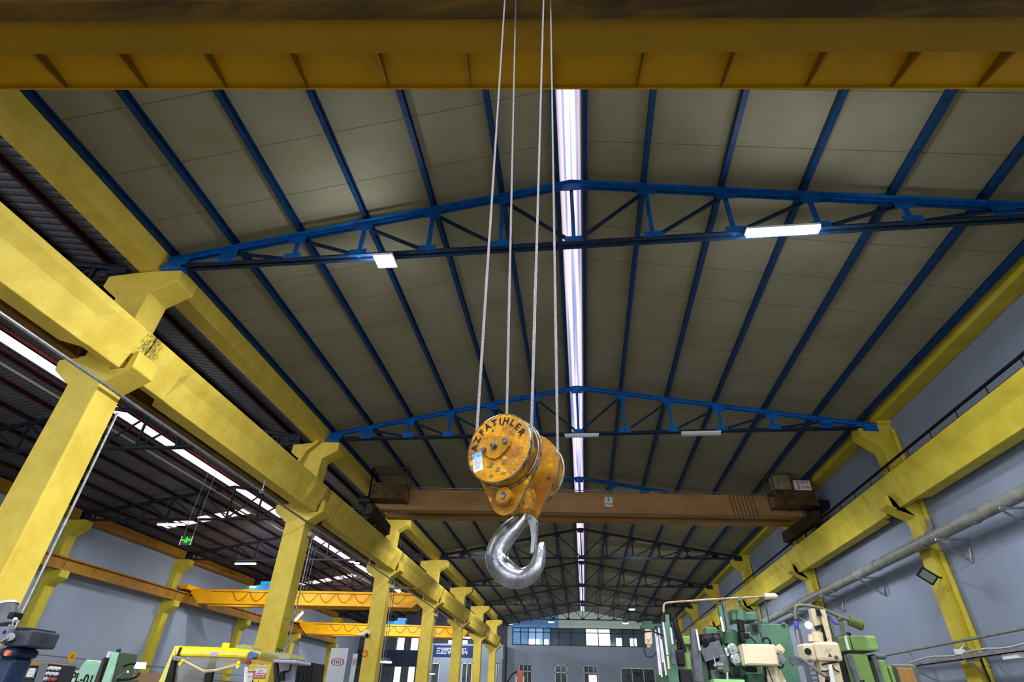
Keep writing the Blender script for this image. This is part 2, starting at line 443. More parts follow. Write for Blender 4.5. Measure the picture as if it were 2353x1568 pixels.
# gable sheet above the gallery
def gable_piece(name, m, xa, xb, z0):
    pts = [(xa, z0)] + [(xb, z0), (xb, roofz(xb))] + ([(RX, roofz(RX))] if xa < RX < xb else []) + [(xa, roofz(xa))]
    return struct(MB().prism(pts, YEND + .02, YEND + .1).build(name, m))
xb0 = gx(1284, 1440)
gable_piece('window_%d' % nwin, GL_BLUE, -8.9, xb0, zg1); nwin += 1
gable_piece('window_%d' % nwin, GL_GREEN, xb0, 7.7, zg1); nwin += 1
b = MB().box(-9.5, -8.9, YEND, YEND + .2, 8.33, 10.6).prism([(7.7, 8.33), (XR, 8.33), (XR, 10.3), (7.7, 10.9)], YEND, YEND + .2)
struct(b.build('wall_far_upper', WALL2))
# end wall of the side hall: dark cladding with window strips, navy band, office block with a banner
sw = []
for px0, px1 in ((913, 929), (945, 961), (1030, 1038), (1063, 1074)):
    sw.append((gx(px0, 1478), gx(px1, 1478), gz(920, 1494) - (.2 if px0 > 1000 else 0), gz(920, 1464) - (.3 if px0 > 1000 else 0)))
wall_with_holes('wall_far_side_hall', CLAD, XL, -9.5, 0, 12.2, YEND, YEND + .25, sw)
for xa, xb, za, zb in sw:
    struct(MB().box(xa, xb, YEND + .05, YEND + .08, za, zb).build('window_%d' % nwin, GL_WHITE)); nwin += 1
NAVYP = mat('navy_cladding_band', '#252f48', 0.6, color2='#202a42', scale=1)
o = MB().box(XL, gx(965, 1510), YEND - .12, YEND - .01, gz(930, 1531), gz(930, 1495)).build('trim_1', NAVYP); struct(o)
for px0, px1 in ((906, 920), (938, 952)):
    struct(MB().box(gx(px0, 1550), gx(px1, 1550), YEND - .06, YEND - .02, 0.8, gz(px0, 1533)).build('window_%d' % nwin, mat('pale_green_lit_glass', '#d4ecd0', .3, emit=1.2))); nwin += 1
ox0, ox1 = gx(986, 1530), -9.7
o = struct(MB().box(ox0, ox1, YEND - 2.5, YEND - .15, 0, gz(1030, 1484)).build('wall_office_block', WALL2))
for px0, px1 in ((991, 1010), (1061, 1085), (1140, 1146)):
    xa, xb = (at(px0, 1540, YEND - 2.5).x, at(px1, 1540, YEND - 2.5).x)
    zt = at(px0, 1524, YEND - 2.5).z
    fr = MB(); y0, y1 = YEND - 2.58, YEND - 2.5
    for q in ((xa, xb, zt - .1, zt), (xa, xb, 1.9, 2.0), (xa, xa + .1, 1.9, zt), (xb - .1, xb, 1.9, zt)): fr.box(q[0], q[1], y0, y1, q[2], q[3])
    if px0 == 1061: fr.box((xa + xb) / 2 - .05, (xa + xb) / 2 + .05, y0, y1, 1.9, zt)
    w = struct(fr.build('window_%d' % nwin, FRW)); nwin += 1
    MB().box(xa, xb, YEND - 2.54, YEND - 2.51, 1.9, zt).build('pane', GL_DARK, w)
# banner on the office block
by = YEND - 2.57
bx0, bx1 = at(994, 1500, by).x, at(1086, 1500, by).x
bz0, bz1 = at(1040, 1511, by).z, at(1040, 1484, by).z
ban = thing('banner', 'navy blue banner with rows of small white lettering above the office windows', 'banner', ((bx0 + bx1) / 2, by, bz0))
MB().box(bx0, bx1, by, by + .06, bz0, bz1).build('banner_sheet', mat('navy_banner_cloth', '#27356a', .6), ban)
b = MB()
for k, h in enumerate((.16, .26, .14, .26, .16)):      # unreadable rows of tiny words
    z = bz1 - .4 - k * (bz1 - bz0 - .7) / 4.2; x = bx0 + .5 + (k % 2) * .6
    while x < bx1 - .8:
        w_ = random.uniform(.08, .2)
        b.box(x, x + w_, by - .012, by, z, z + h * random.uniform(.7, 1)); x += w_ + random.choice((.05, .05, .05, .25))
b.build('lettering', mat('white_print', '#c8ccd8', .6), ban)

# ================================================================ CONCRETE FRAME
# left row of columns: shaft, crane corbels, upper shaft and hammerhead in one casting
CD = .62
def left_column(i):
    y = YC[i]
    prof = [(-10.34, 0), (-9.60, 0), (-9.60, 6.90), (-9.04, 7.28), (-9.04, 7.66), (-9.16, 7.68), (-9.24, 7.27), (-9.56, 7.25),
            (-9.56, 8.56), (-9.53, 9.27), (-8.97, 9.60), (-8.98, 9.93), (-9.55, 9.95), (-10.10, 9.93), (-10.82, 9.87), (-10.84, 9.56), (-10.34, 9.18),
            (-10.30, 7.62), (-10.87, 7.52), (-10.84, 7.28), (-10.34, 6.90)]
    t = thing('concrete_column', 'yellow painted concrete column with crane corbels, %s of the left row in view' % ORD[i], 'column', (-9.97, y + CD / 2, 0), 'left row of yellow columns')
    MB().prism(prof, y, y + CD).build('shaft', YEL, t, bev=.025)
    return t
lcol = [left_column(i) for i in range(7)]
# right row, engaged in the wall
def right_column(i):
    y = YC[i]
    prof = [(XR, 0), (XR, 10.17), (9.88, 10.17), (9.86, 9.78), (10.42, 9.27), (10.46, 8.56), (10.46, 7.25), (10.10, 7.25), (10.04, 7.68), (9.93, 7.66),
            (9.90, 7.36), (10.62, 6.96), (10.66, 6.8), (10.66, 0)][::-1]
    t = thing('concrete_column', 'yellow painted concrete pilaster column on the grey wall, %s of the right row' % ORD[i], 'column', (10.7, y + CD / 2, 0), 'right row of yellow columns')
    MB().prism(prof, y, y + CD).build('shaft', YEL2, t, bev=.025)
    return t
rcol = [right_column(i) for i in range(0, 7)]
rcol[0]['label'] = 'yellow concrete pilaster carrying the right end of the nearest truss'
rcol = rcol[1:]

# precast crane beams with thick end blocks, tapered into a slimmer web
def runway(i, side):
    ya, yb = YC[0] + CD / 2 + SP * (i - 1) + .02, YC[0] + CD / 2 + SP * i - .02
    s = 1 if side == 'left' else -1
    def X(x): return x if s > 0 else .9 - x
    endp = [(-9.52, 7.26), (-9.36, 7.26), (-9.10, 7.5), (-9.10, 8.22), (-9.52, 8.22)]
    midp = [(-9.80, 7.26), (-9.37, 7.26), (-9.27, 7.84), (-9.14, 8.08), (-9.10, 8.22), (-9.80, 8.22)]
    endp = [(-9.53, 7.26), (-9.35, 7.26), (-9.17, 7.84), (-9.11, 8.06), (-9.10, 8.22), (-9.53, 8.22)]
    st = [(ya, endp), (ya + 1.1, endp), (ya + 1.35, midp), (yb - 1.35, midp), (yb - 1.1, endp), (yb, endp)]
    vs = [(X(x), y, z) for y, p in st for x, z in p]; n = 6
    fs = [list(range(n))] + [[(len(st) - 1) * n + k for k in range(n)][::-1]]
    for k in range(len(st) - 1):
        for j in range(n): fs.append([k * n + j, (k + 1) * n + j, (k + 1) * n + (j + 1) % n, k * n + (j + 1) % n])
    if s < 0: fs = [f[::-1] for f in fs]
    lab = 'yellow concrete crane beam on the %s columns, %s span from the camera' % (side, ORD[i])
    t = thing('crane_runway_beam', lab, 'beam', (X(-9.3), (ya + yb) / 2, 7.26), '%s crane beams' % side)
    MB().add(vs, fs).build('concrete_beam', YELB if s > 0 else YEL2, t, bev=.02)
    b = MB().box(X(-9.38), X(-9.26), ya - .02, yb + .02, 8.22, 8.25).box(X(-9.33), X(-9.31), ya - .02, yb + .02, 8.25, 8.31).box(X(-9.35), X(-9.29), ya - .02, yb + .02, 8.31, 8.35)
    b.build('crane_rail', DARK, t)
    for k in range(6):
        yy = ya + .8 + k * (yb - ya - 1.6) / 5
        MB().box(X(-9.44), X(-9.20), yy - .05, yy + .05, 8.24, 8.27).cyl((X(-9.22), yy, 8.22), (X(-9.22), yy, 8.30), .015, n=6).build('rail_clip', DARK, t)
    return t
for i in range(0, 8 - 1): runway(i, 'left')
for i in range(0, 8 - 1): runway(i, 'right')
t = None

def eaves(i, side):
    ya, yb = YC[0] + CD / 2 + SP * (i - 1) + .1, YC[0] + CD / 2 + SP * i - .1
    if side == 'left':
        p = [(-10.08, 9.95), (-9.56, 9.95), (-9.50, 10.47), (-9.62, 10.50), (-9.66, 10.2), (-9.98, 10.2), (-10.02, 10.5), (-10.14, 10.47)]; m = YEL
    else:
        p = [(10.44, 10.28), (XR - .01, 10.28), (XR - .01, 10.78), (10.48, 10.78), (10.36, 10.72)]; m = YEL2
    o = MB().prism(p, ya, yb).build('eaves_beam', m, bev=.02)
    return tag(o, 'yellow concrete %s on the %s side, %s span from the camera' % ('gutter beam' if side == 'left' else 'eaves beam', side, ORD[i]), 'beam', '%s eaves beams' % side)
for i in range(0, 7): eaves(i, 'left')
for i in range(0, 7): eaves(i, 'right')
for i in range(1, 7):     # bearing blocks between hammerhead and eaves beam
    MB().box(10.5, XR, YC[i] - .05, YC[i] + CD + .05, 10.17, 10.28).build('bearing_block', YEL2, rcol[i - 1])

# ---- side hall: steel runway on the back corbels, left wall pilasters and beams
for i in range(0, 7):
    ya, yb = YC[0] + CD / 2 + SP * (i - 1) + .03, YC[0] + CD / 2 + SP * i - .03
    DKB = mat('dark_brown_beam_paint', '#74520f', .55, color2='#5c400e', scale=1.2)
    b = MB().box(-10.72, -10.42, ya, yb, 7.54, 7.57).box(-10.585, -10.56, ya, yb, 7.57, 8.1).box(-10.72, -10.42, ya, yb, 8.1, 8.13).box(-10.60, -10.54, ya, yb, 8.13, 8.2)
    for k in range(5): b.box(-10.70, -10.44, ya + .3 + k * (yb - ya - .6) / 4, ya + .32 + k * (yb - ya - .6) / 4, 7.57, 8.1)
    o = b.build('steel_runway_beam', DKB)
    tag(o, 'brown steel crane beam behind the left columns, %s span from the camera' % ORD[i], 'beam', 'brown steel crane beams')
for i in range(1, 7):
    y = YC[i] if i > 0 else 0
    prof = [(XL, 0), (XL + .45, 0), (XL + .45, 6.45), (XL + 1.0, 6.9), (XL + 1.0, 7.25), (XL + .45, 7.25), (XL + .40, 9.1), (XL + 1.05, 9.55), (XL + 1.05, 9.95), (XL, 9.95)]
    t = thing('concrete_column', 'yellow pilaster on the far left wall of the side hall, %s in view' % ORD[i - 1], 'column', (XL + .2, y + CD / 2, 0), 'side hall wall columns')
    MB().prism(prof, y, y + .62).build('shaft', YEL2, t, bev=.02)
    ya, yb = y + CD / 2 - SP + .02, y + CD / 2 - .02
    o = MB().box(XL + .50, XL + .9, ya, yb, 7.26, 7.32).box(XL + .68, XL + .72, ya, yb, 7.32, 7.85).box(XL + .50, XL + .9, ya, yb, 7.85, 7.9).box(XL + .67, XL + .73, ya, yb, 7.9, 7.96).build('steel_runway_beam', BROWN)
    tag(o, 'ochre brown crane beam along the far left wall, %s span in view' % ORD[i - 1], 'beam', 'ochre crane beams on the far left wall')
    o = MB().box(XL + .02, XL + .7, ya + .35, yb - .35, 9.96, 10.45).build('eaves_beam', BROWN)
    tag(o, 'brown eaves beam above the far left wall of the side hall, %s span' % ORD[i - 1], 'beam', 'brown eaves beams of the side hall')

# ================================================================ ROOF STEEL
NODE = [-7.95, -6.32, -4.74, -3.12, -1.46, RX, 1.87, 3.57, 5.3, 7.1, 8.84]
def topz(x): return 12.0 - .183 * abs(x - RX)
def make_truss(y, m1, m2, nodes, cx, xa, xb, tz, zb, name, label, cat, group, gus=True):
    t = thing(name, label, cat, (cx, y, zb), group)
    for a, c in ((xa, cx), (cx, xb)):
        b = MB()
        for dy in (-.055, .055):
            b.bar((a, y + dy, tz(a) - .01), (c, y + dy, tz(c) - .01), .012, .11)
            b.bar((a, y + dy * 1.5, tz(a) + .045), (c, y + dy * 1.5, tz(c) + .045), .09, .012)
        b.build('top_chord', m1, t)
    b = MB()
    for dy in (-.05, .05):
        b.bar((xa + .35, y + dy, zb), (xb - .35, y + dy, zb), .012, .09); b.bar((xa + .35, y + dy * 1.5, zb - .045), (xb - .35, y + dy * 1.5, zb - .045), .08, .012)
    b.build('bottom_chord', m2, t)
    k0 = min(range(len(nodes)), key=lambda k: abs(nodes[k] - cx))
    for k, x in enumerate(nodes):
        MB().bar((x, y, zb), (x, y, tz(x)), .085, .07, (0, 1, 0)).build('web_post', m1, t)
        if gus:
            zt = tz(x) - .06
            MB().prism([(x - .21, zt - .2), (x + .21, zt - .2), (x + .21, zt + .06), (x - .21, zt + .06)], y - .075, y - .062).build('gusset_plate', m1, t)
            MB().prism([(x - .2, zb - .02), (x + .2, zb - .02), (x + .2, zb + .16), (x - .2, zb + .16)], y - .075, y - .062).build('gusset_plate', m1, t)
    for k in range(len(nodes)):
        # braces fall from each top node towards the middle of the span
        if k < k0: p, q = nodes[k], nodes[k + 1]
        elif k > k0: p, q = nodes[k], nodes[k - 1]
        else: continue
        MB().bar((p, y + .03, tz(p) - .06), (q, y + .03, zb + .05), .065, .065, (0, 1, 0)).build('diagonal_brace', m2, t)
    for e, q in ((xa, nodes[0]), (xb, nodes[-1])):
        MB().bar((e + (.3 if e < cx else -.3), y, tz(e) - .08), (q, y, zb + .04), .05, .05, (0, 1, 0)).build('diagonal_brace', m2, t)
        s = 1 if e < cx else -1
        MB().prism([(e, tz(e) - .22), (e + s * .5, tz(e) - .18), (e + s * .5, tz(e) + .05), (e, tz(e) + .0)][::s], y - .06, y + .06).box(e - .05, e + s * .45, y - .12, y + .12, 9.94 if s > 0 else 10.18, tz(e) - .18).build('end_shoe', m1, t)
    return t
tr0 = make_truss(YC[0] + .05, BLUE, NBLUE, NODE, RX, -9.45, 10.5, topz, 10.08, 'roof_truss',
                 'blue steel roof truss nearest the camera, two bright lamps hang from it', 'truss', 'roof trusses of the main hall')
TLAB = ['', 'blue steel roof truss second from the camera, unlit tube lamp under it', 'blue roof truss third from the camera, hidden mostly behind the far brown crane',
        'near-black roof truss fourth from the camera, first one beyond the far brown crane', 'near-black roof truss fifth from the camera, seen through the hook opening',
        'small dark distant roof truss sixth from the camera', 'farthest roof truss, directly before the glazed gallery']
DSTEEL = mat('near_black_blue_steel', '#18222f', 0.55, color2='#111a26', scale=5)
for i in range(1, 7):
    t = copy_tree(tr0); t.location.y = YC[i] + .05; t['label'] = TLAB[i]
    if i >= 3:      # the trusses beyond the far crane take the near-black material
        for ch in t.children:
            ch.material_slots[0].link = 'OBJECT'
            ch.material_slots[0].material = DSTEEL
# purlins
PX = [-9.45, -7.97, -6.38, -4.78, -3.15, -1.50, -.16, .50, 1.86, 3.57, 5.27, 7.0, 8.7, 10.15]
sideo = ['lowest', 'second lowest', 'third lowest', 'fourth lowest', 'fifth lowest', 'sixth lowest']
for k, x in enumerate(PX):
    z = roofz(x)
    o = MB().box(x - .055, x + .055, YBACK, YEND, z - .17, z - .155).box(x - .055, x - .04, YBACK, YEND, z - .155, z).box(x - .055, x + .055, YBACK, YEND, z - .015, z).build('roof_purlin', DBLUE)
    if x in (-.16, .5): lab = 'dark blue purlin along the %s edge of the ridge skylight' % ('left' if x < 0 else 'right')
    elif x < 0: lab = 'blue purlin on the left roof slope, %s above the left gutter beam' % sideo[k]
    else: lab = 'blue purlin on the right roof slope, %s above the right wall' % sideo[13 - k]
    tag(o, lab, 'purlin', 'blue roof purlins')
# side hall trusses and purlins
SN = [SX + d for d in (-8.1, -6.6, -5.1, -3.6, -1.8, 0, 1.8, 3.6, 5.1, 6.6, 7.9)]
def stz(x): return 11.84 - .172 * abs(x - SX)
st0 = make_truss(YC[0] + .3, NAVY, NAVY, SN, SX, -28.5, -10.75, stz, 10.0, 'roof_truss', 'dark steel truss of the side hall roof, nearest the camera', 'truss', 'dark side hall trusses', gus=False)
for i in range(1, 7):
    t = copy_tree(st0); t.location.y = YC[i] + .3; t['label'] = 'dark steel truss of the side hall roof, %s to the camera' % ORD[i]
k = 0
for s_ in (1, -1):
    for j in range(7):
        x = SX + s_ * (.15 + j * 1.33) - (.9 if s_ < 0 else 0)
        if x < XL: continue
        z = sroofz(x)
        o = MB().box(x - .05, x + .05, YBACK, YEND, z - .16, z - .145).box(x - .05, x - .035, YBACK, YEND, z - .145, z).box(x - .05, x + .05, YBACK, YEND, z - .015, z).build('roof_purlin', MAROON)
        tag(o, 'maroon purlin of the side hall roof, %s from the skylight on the %s slope' % (['first', 'second', 'third', 'fourth', 'fifth', 'sixth', 'seventh'][j], 'near' if s_ > 0 else 'far'), 'purlin', 'maroon side hall purlins')
for a, c in T:      # red oxide bars under the cross skylights
    for j in range(6):
        x = -26.6 + j * .98
        o = MB().bar((x, a - .1, sroofz(x) - .02), (x, c + .1, sroofz(x) - .02), .09, .06).build('skylight_bar', SALMON)
        tag(o, 'red steel bar under the %s cross skylight, %s from its left end' % ('nearer' if a < 40 else 'farther', ['first', 'second', 'third', 'fourth', 'fifth', 'sixth'][j]), 'bar', 'red skylight bars')
for i, x in enumerate((-19.45, -20.42)):
    o = MB().box(x - .06, x + .06, YBACK, YEND, sroofz(x) - .16, sroofz(x) - .03).build('skylight_curb', SALMON if i == 0 else MAROON)
    tag(o, 'long %s steel member along the %s edge of the side hall ridge skylight' % (('pinkish red', 'near') if i == 0 else ('maroon', 'far')), 'beam')
o = MB().tube([(-20.75, YBACK, 11.6), (-20.75, YEND - 6, 11.6)], .05, 8).build('service_pipe', mat('beige_pipe', '#b0a890', .5))
tag(o, 'beige service pipe running below the far edge of the side hall skylight', 'pipe')

# ================================================================ LAMPS
def tube_lamp(p0, p1, label, on=True, group=None, w=.16):
    p0 = Vector(p0); p1 = Vector(p1); c = (p0 + p1) / 2
    t = thing('tube_lamp', label, 'lamp', c, group)
    d = (p1 - p0).normalized()
    MB().bar(p0 + Vector((0, 0, .05)), p1 + Vector((0, 0, .05)), w, .05).build('housing', WHITE, t)
    zt = (lambda v: 10.07 if v.x > -10 else sroofz(v.x) - .02)
    for v in (p0 + d * .12, p1 - d * .12): MB().cyl((v.x, v.y, v.z + .06), (v.x, v.y + .05, max(zt(v), v.z + .08)), .008, n=6).build('hanger', GALV, t)
    MB().bar(p0 + d * .02 - Vector((0, 0, .012)), p1 - d * .02 - Vector((0, 0, .012)), w * .92, .075).build('diffuser', GLOW if on else GLOWOFF, t)
    return t
t = thing('flood_lamp', 'square bright LED floodlight hanging under the left half of the nearest truss', 'lamp', (-4.05, Y1 - .05, 9.8))
MB().box(-4.27, -3.83, Y1 - .2, Y1 + .22, 9.84, 9.9).box(-4.1, -4.0, Y1, Y1 + .06, 9.9, 10.06).build('housing', WHITE, t)
MB().box(-4.24, -3.86, Y1 - .17, Y1 + .19, 9.815, 9.84).build('led_panel', mat('bright_led_panel', (.9, .95, 1, 1), .5, emit=40), t)
area('hall_lamp_and_fill', (-4.05, Y1 - .0, 9.78), .4, .4, 950)
def spill(loc, e, r=.12):
    d = bpy.data.lights.new('lamp_side_light', 'POINT'); d.energy = e; d.shadow_soft_size = r; d.color = (.86, .92, 1.0)
    o = bpy.data.objects.new('lamp_side_light', d); o.location = loc; COL.objects.link(o)
spill((-4.35, Y1 - .05, 9.6), 120)
for x in (3.95, 4.95): spill((x, Y1 - .12, 9.74), 95)
tube_lamp((3.72, Y1 - .12, 9.93), (5.18, Y1 - .12, 9.93), 'long bright LED tube lamp under the right half of the nearest truss', w=.2)
area('hall_lamp_and_fill', (4.45, Y1 - .12, 9.86), 1.4, .2, 950)
for x in (3.95, 4.95):
    pass
tube_lamp((3.83, YC[1] - .05, 9.93), (5.2, YC[1] - .05, 9.93), 'unlit white tube lamp under the right half of the second truss', False)
tube_lamp((-.35, YC[1] - .1, 9.93), (.9, YC[1] - .1, 9.93), 'thin unlit tube lamp beside the ridge under the second truss', False, w=.1)
def bell(x, y, z, label, group='round distant lamps', r=.3, e=None):
    t = thing('bell_lamp', label, 'lamp', (x, y, z), group)
    MB().cyl((x, y, z + .02), (x, y, z + .2), r, r * .5).cyl((x, y, z + .2), (x, y, (roofz(x) if x > -10 else sroofz(x)) - .02), .02, n=8).build('shade', GREYP, t)
    MB().cyl((x, y, z - .03), (x, y, z + .02), r * .92, r * .95).build('diffuser', GLOW, t)
bell(4.8, YC[5] - .2, 9.75, 'round bright lamp high under the far roof, highest of the three before the gallery')
bell(-3.4, YC[6] - .2, 9.75, 'round bright lamp before the blue lit part of the far gallery', r=.35)
bell(4.8, YC[6] - .2, 9.75, 'round bright lamp right of the far gallery window, lower than its neighbour', r=.35)
tube_lamp((-25.1, YC[3] + 1.2, 9.9), (-23.5, YC[3] + 1.2, 9.9), 'lit tube lamp in the side hall just above and left of the blue winch', group='side hall tube lamps')
tube_lamp((-24.4, 29.9, 10.0), (-22.7, 29.9, 10.0), 'lit tube lamp directly below the nearer cross skylight', group='side hall tube lamps')
bell(-15.82, 39.7, 9.95, 'small round lamp in the side hall just right of the second left column', 'side hall round lamps', .2)
bell(-15.9, 50.2, 9.95, 'small round lamp in the side hall just right of the third left column', 'side hall round lamps', .28)
p = at(884, 1522, 34); bell(p.x, p.y, p.z, 'bright low lamp glowing beside the foot of the third left column', 'side hall round lamps', .42)
p = at(1074, 1466, 60); bell(p.x, p.y, p.z, 'bright round lamp between the fifth and sixth left columns', 'side hall round lamps', .42)
p = at(991, 1549, 50); bell(p.x, p.y, p.z, 'bright low lamp glowing beside the foot of the fourth left column', 'side hall round lamps', .3)
p0, p1 = at(677, 1427, 30), at(696, 1407, 30)
tube_lamp(p0, p1, 'short slanting lit tube lamp right of the second left column', w=.12)
# ================================================================ HOOK BLOCK
AZ = R_(22); KS = .84
AX = Vector((math.sin(AZ), math.cos(AZ), 0)); UX = Vector((math.cos(AZ), -math.sin(AZ), 0)); ZX = Vector((0, 0, 1))
C0 = Vector((-.464, 3.1, 1.3267)) * KS + Vector((0, 0, CAMZ))
def H(u, z, s): return C0 + UX * (u * KS) + ZX * (z * KS) + AX * (s * KS)
chip = mat('chipped_golden_paint', '#b88200', 0.45, color2='#7c4e1c', scale=6, lo=.46, hi=.58, detail=9, bump=.2, bscale=60)
# a second, sparser layer of dark scuffs over the chipped paint
def scuff(m, c, scale, lo, hi, dist=0.0):
    nt = m.node_tree; N = nt.nodes; L = nt.links; b_ = N['Principled BSDF']
    tc = N.new('ShaderNodeTexCoord'); n = N.new('ShaderNodeTexNoise'); n.inputs['Scale'].default_value = scale; n.inputs['Detail'].default_value = 8
    n.inputs['Roughness'].default_value = .7; n.inputs['Distortion'].default_value = dist
    L.new(tc.outputs['Object'], n.inputs['Vector'])
    r = N.new('ShaderNodeMapRange'); r.inputs['From Min'].default_value = lo; r.inputs['From Max'].default_value = hi; L.new(n.outputs['Fac'], r.inputs['Value'])
    src = b_.inputs['Base Color'].links[0].from_socket
    mx = N.new('ShaderNodeMix'); mx.data_type = 'RGBA'; mx.inputs[7].default_value = lin(c)
    L.new(r.outputs[0], mx.inputs[0]); L.new(src, mx.inputs[6]); L.new(mx.outputs[2], b_.inputs['Base Color'])
scuff(chip, '#946226', 9, .48, .62, .5); scuff(chip, '#d29a00', 13, .56, .61); scuff(chip, '#33291e', 30, .6, .65); scuff(chip, '#4a3a28', 7, .64, .72)
plate = mat('rubbed_ochre_paint', '#a0700c', 0.45, color2='#744618', scale=5, lo=.42, hi=.62, detail=9, bump=.12, bscale=50)
scuff(plate, '#3a2f28', 16, .62, .68); scuff(plate, '#eab40c', 7, .58, .66)
edge = mat('worn_bare_edge', '#8c8a86', 0.4, 0.7, color2='#4a443c', scale=24, lo=.45, hi=.6)
rope = mat('wire_rope', '#958f91', 0.5, .35, color2='#68646a', scale=120, lo=.4, hi=.6, bump=.4, bscale=220)
hookm = mat('polished_forged_steel', '#a6a7af', 0.27, 1.0, color2='#85868d', scale=14, lo=.4, hi=.65, bump=.12, bscale=30)
hb = thing('crane_hook_block', 'worn yellow twin-pulley hook block with black lettering and a silver hook', 'hook', H(.0, -.75, .26))
def ring(r, s, n=64, cu=0, cz=0): return [H(cu + r * math.cos(2 * math.pi * k / n), cz + r * math.sin(2 * math.pi * k / n), s) for k in range(n)]
def lathe(mb, prof, n=64, cu=0, cz=0, a0=0, a1=1, caps=False):
    """prof: list of (r, s) around the pulley axis"""
    N_ = n if (a1 - a0) >= .999 else n + 1
    vs = []
    for r, s in prof:
        for k in range(N_):
            t = 2 * math.pi * (a0 + (a1 - a0) * k / n); vs.append(H(cu + r * math.cos(t), cz + r * math.sin(t), s))
    fs = []
    for i in range(len(prof) - 1):
        for k in range(n):
            k2 = (k + 1) % N_ if N_ == n else k + 1
            fs.append((i * N_ + k, i * N_ + k2, (i + 1) * N_ + k2, (i + 1) * N_ + k))
    mb.add(vs, fs, True)
    return mb
def cover(s0, s1, name, label=None):
    """drum shaped pulley cover with a rope slot on its right shoulder"""
    b = MB(); f = 1 if s1 > s0 else -1
    # face
    n = 64; vs = ring(.214, s0); b.add(vs + [H(0, 0, s0)], [(k, (k + 1) % n, n) for k in range(n)])
    lathe(b, [(.214, s0), (.222, s0 + f * .004)])
    # skirt, left open for the rope between a quarter right and top right
    lathe(b, [(.218, s0 + f * .004), (.216, s1)], a0=.155, a1=.985, n=56)
    lathe(b, [(.205, s1), (.205, s0 + f * .01)], a0=.155, a1=.985, n=56)
    o = b.build(name, chip, hb)
    rb = MB(); lathe(rb, [(.219, s0 - f * .001), (.2255, s0 + f * .004), (.2255, s0 + f * .016), (.219, s0 + f * .018)]); rb.build('bare_rim', edge, o)
    return o
cv = cover(0, .105, 'pulley_cover')
cv2 = cover(.50, .395, 'pulley_cover')
def pulley(s, name='pulley'):
    b = MB(); lathe(b, [(.03, s - .03), (.19, s - .03), (.203, s - .028), (.203, s - .022), (.18, s - .006), (.18, s + .006), (.203, s + .022), (.203, s + .028), (.19, s + .03), (.03, s + .03)])
    b.build(name, edge, hb)
pulley(.062); pulley(.44)
# side plates: round head tapering to the crosshead pin
def plate_poly(rt, rb, zb, cu=.0, n=20):
    d = -zb; a = math.asin((rt - rb) / d)
    pts = []
    for k in range(n + 1):
        t = -a + (math.pi + 2 * a) * k / n; pts.append((rt * math.cos(t), rt * math.sin(t)))
    for k in range(n + 1):
        t = math.pi + a + (math.pi - 2 * a) * k / n; pts.append((cu + rb * math.cos(t), zb + rb * math.sin(t)))
    return pts
def plate_mesh(s0, s1, zb=-.285):
    P = plate_poly(.236, .098, zb); n = len(P)
    vs = [H(u, z, s0) for u, z in P] + [H(u, z, s1) for u, z in P]
    return vs, [list(range(n))[::-1], list(range(n, 2 * n))], [(i, (i + 1) % n, n + (i + 1) % n, n + i) for i in range(n)]
for s0, s1 in ((.112, .130), (.372, .390)):
    vs, f1, f2 = plate_mesh(s0, s1)
    o = MB().add(vs, f1).build('side_plate', plate, hb)
    MB().add(vs, f2).build('bare_edge', edge, o)
# guard strips over the pulleys seen beside the ropes
b = MB()
for s in (.105, .395): lathe(b, [(.222, s - .010), (.228, s - .010), (.228, s + .010), (.222, s + .010)])
b.build('rim_band', edge, hb)
# hub plate, bolts
b = MB()
hp = [(-.118, -.012), (-.10, .018), (-.055, .058), (-.02, .070), (.02, .066), (.07, .040), (.088, .018), (.082, -.006), (.06, -.030), (.02, -.066), (-.012, -.078), (-.05, -.070), (-.09, -.042)]
nh = len(hp); o_ = (.0, .012)
vs = [H(u + .005, z, -.016) for u, z in hp] + [H(u + .005, z, .0) for u, z in hp]
b.add(vs, [list(range(nh))[::-1], list(range(nh, 2 * nh))] + [(i, (i + 1) % nh, nh + (i + 1) % nh, nh + i) for i in range(nh)])
o = b.build('hub_plate', plate, hb, bev=.002)
for u, z, r in ((-.022, .006, .020), (-.092, -.012, .015), (.058, .022, .015)):
    MB().cyl(H(u, z, -.014), H(u, z, -.022), r * KS * 1.25, n=18).cyl(H(u, z, -.020), H(u, z, -.036), r * KS, n=6).build('bolt', edge, o)
# pin bosses at the foot of both plates and the crosshead carrying the hook
b = MB(); b.cyl(H(.012, -.285, .112), H(.012, -.285, .062), .052 * KS, n=32).cyl(H(.012, -.285, .064), H(.012, -.285, .056), .050 * KS, .044 * KS, n=32)
o = b.build('pin_boss', chip, hb)
MB().cyl(H(.012, -.285, .060), H(.012, -.285, .046), .020 * KS, n=6).build('bolt', edge, o)
MB().cyl(H(.012, -.285, .390), H(.012, -.285, .43), .05 * KS, n=28).build('pin_boss', chip, hb)
b = MB(); b.cyl(H(.012, -.285, .13), H(.012, -.285, .372), .034 * KS, n=20)
b.cyl(H(.052, -.205, .25), H(.052, -.330, .25), .070 * KS, n=28).cyl(H(.052, -.330, .25), H(.052, -.352, .25), .070 * KS, .052 * KS, n=28)
b.build('crosshead', chip, hb)
# spacer behind the pulleys between the plates
MB().cyl(H(0, 0, .06), H(0, 0, .45), .04 * KS, n=20).cyl(H(-.09, .12, .13), H(-.09, .12, .372), .018 * KS, n=12).build('pulley_axle', edge, hb)
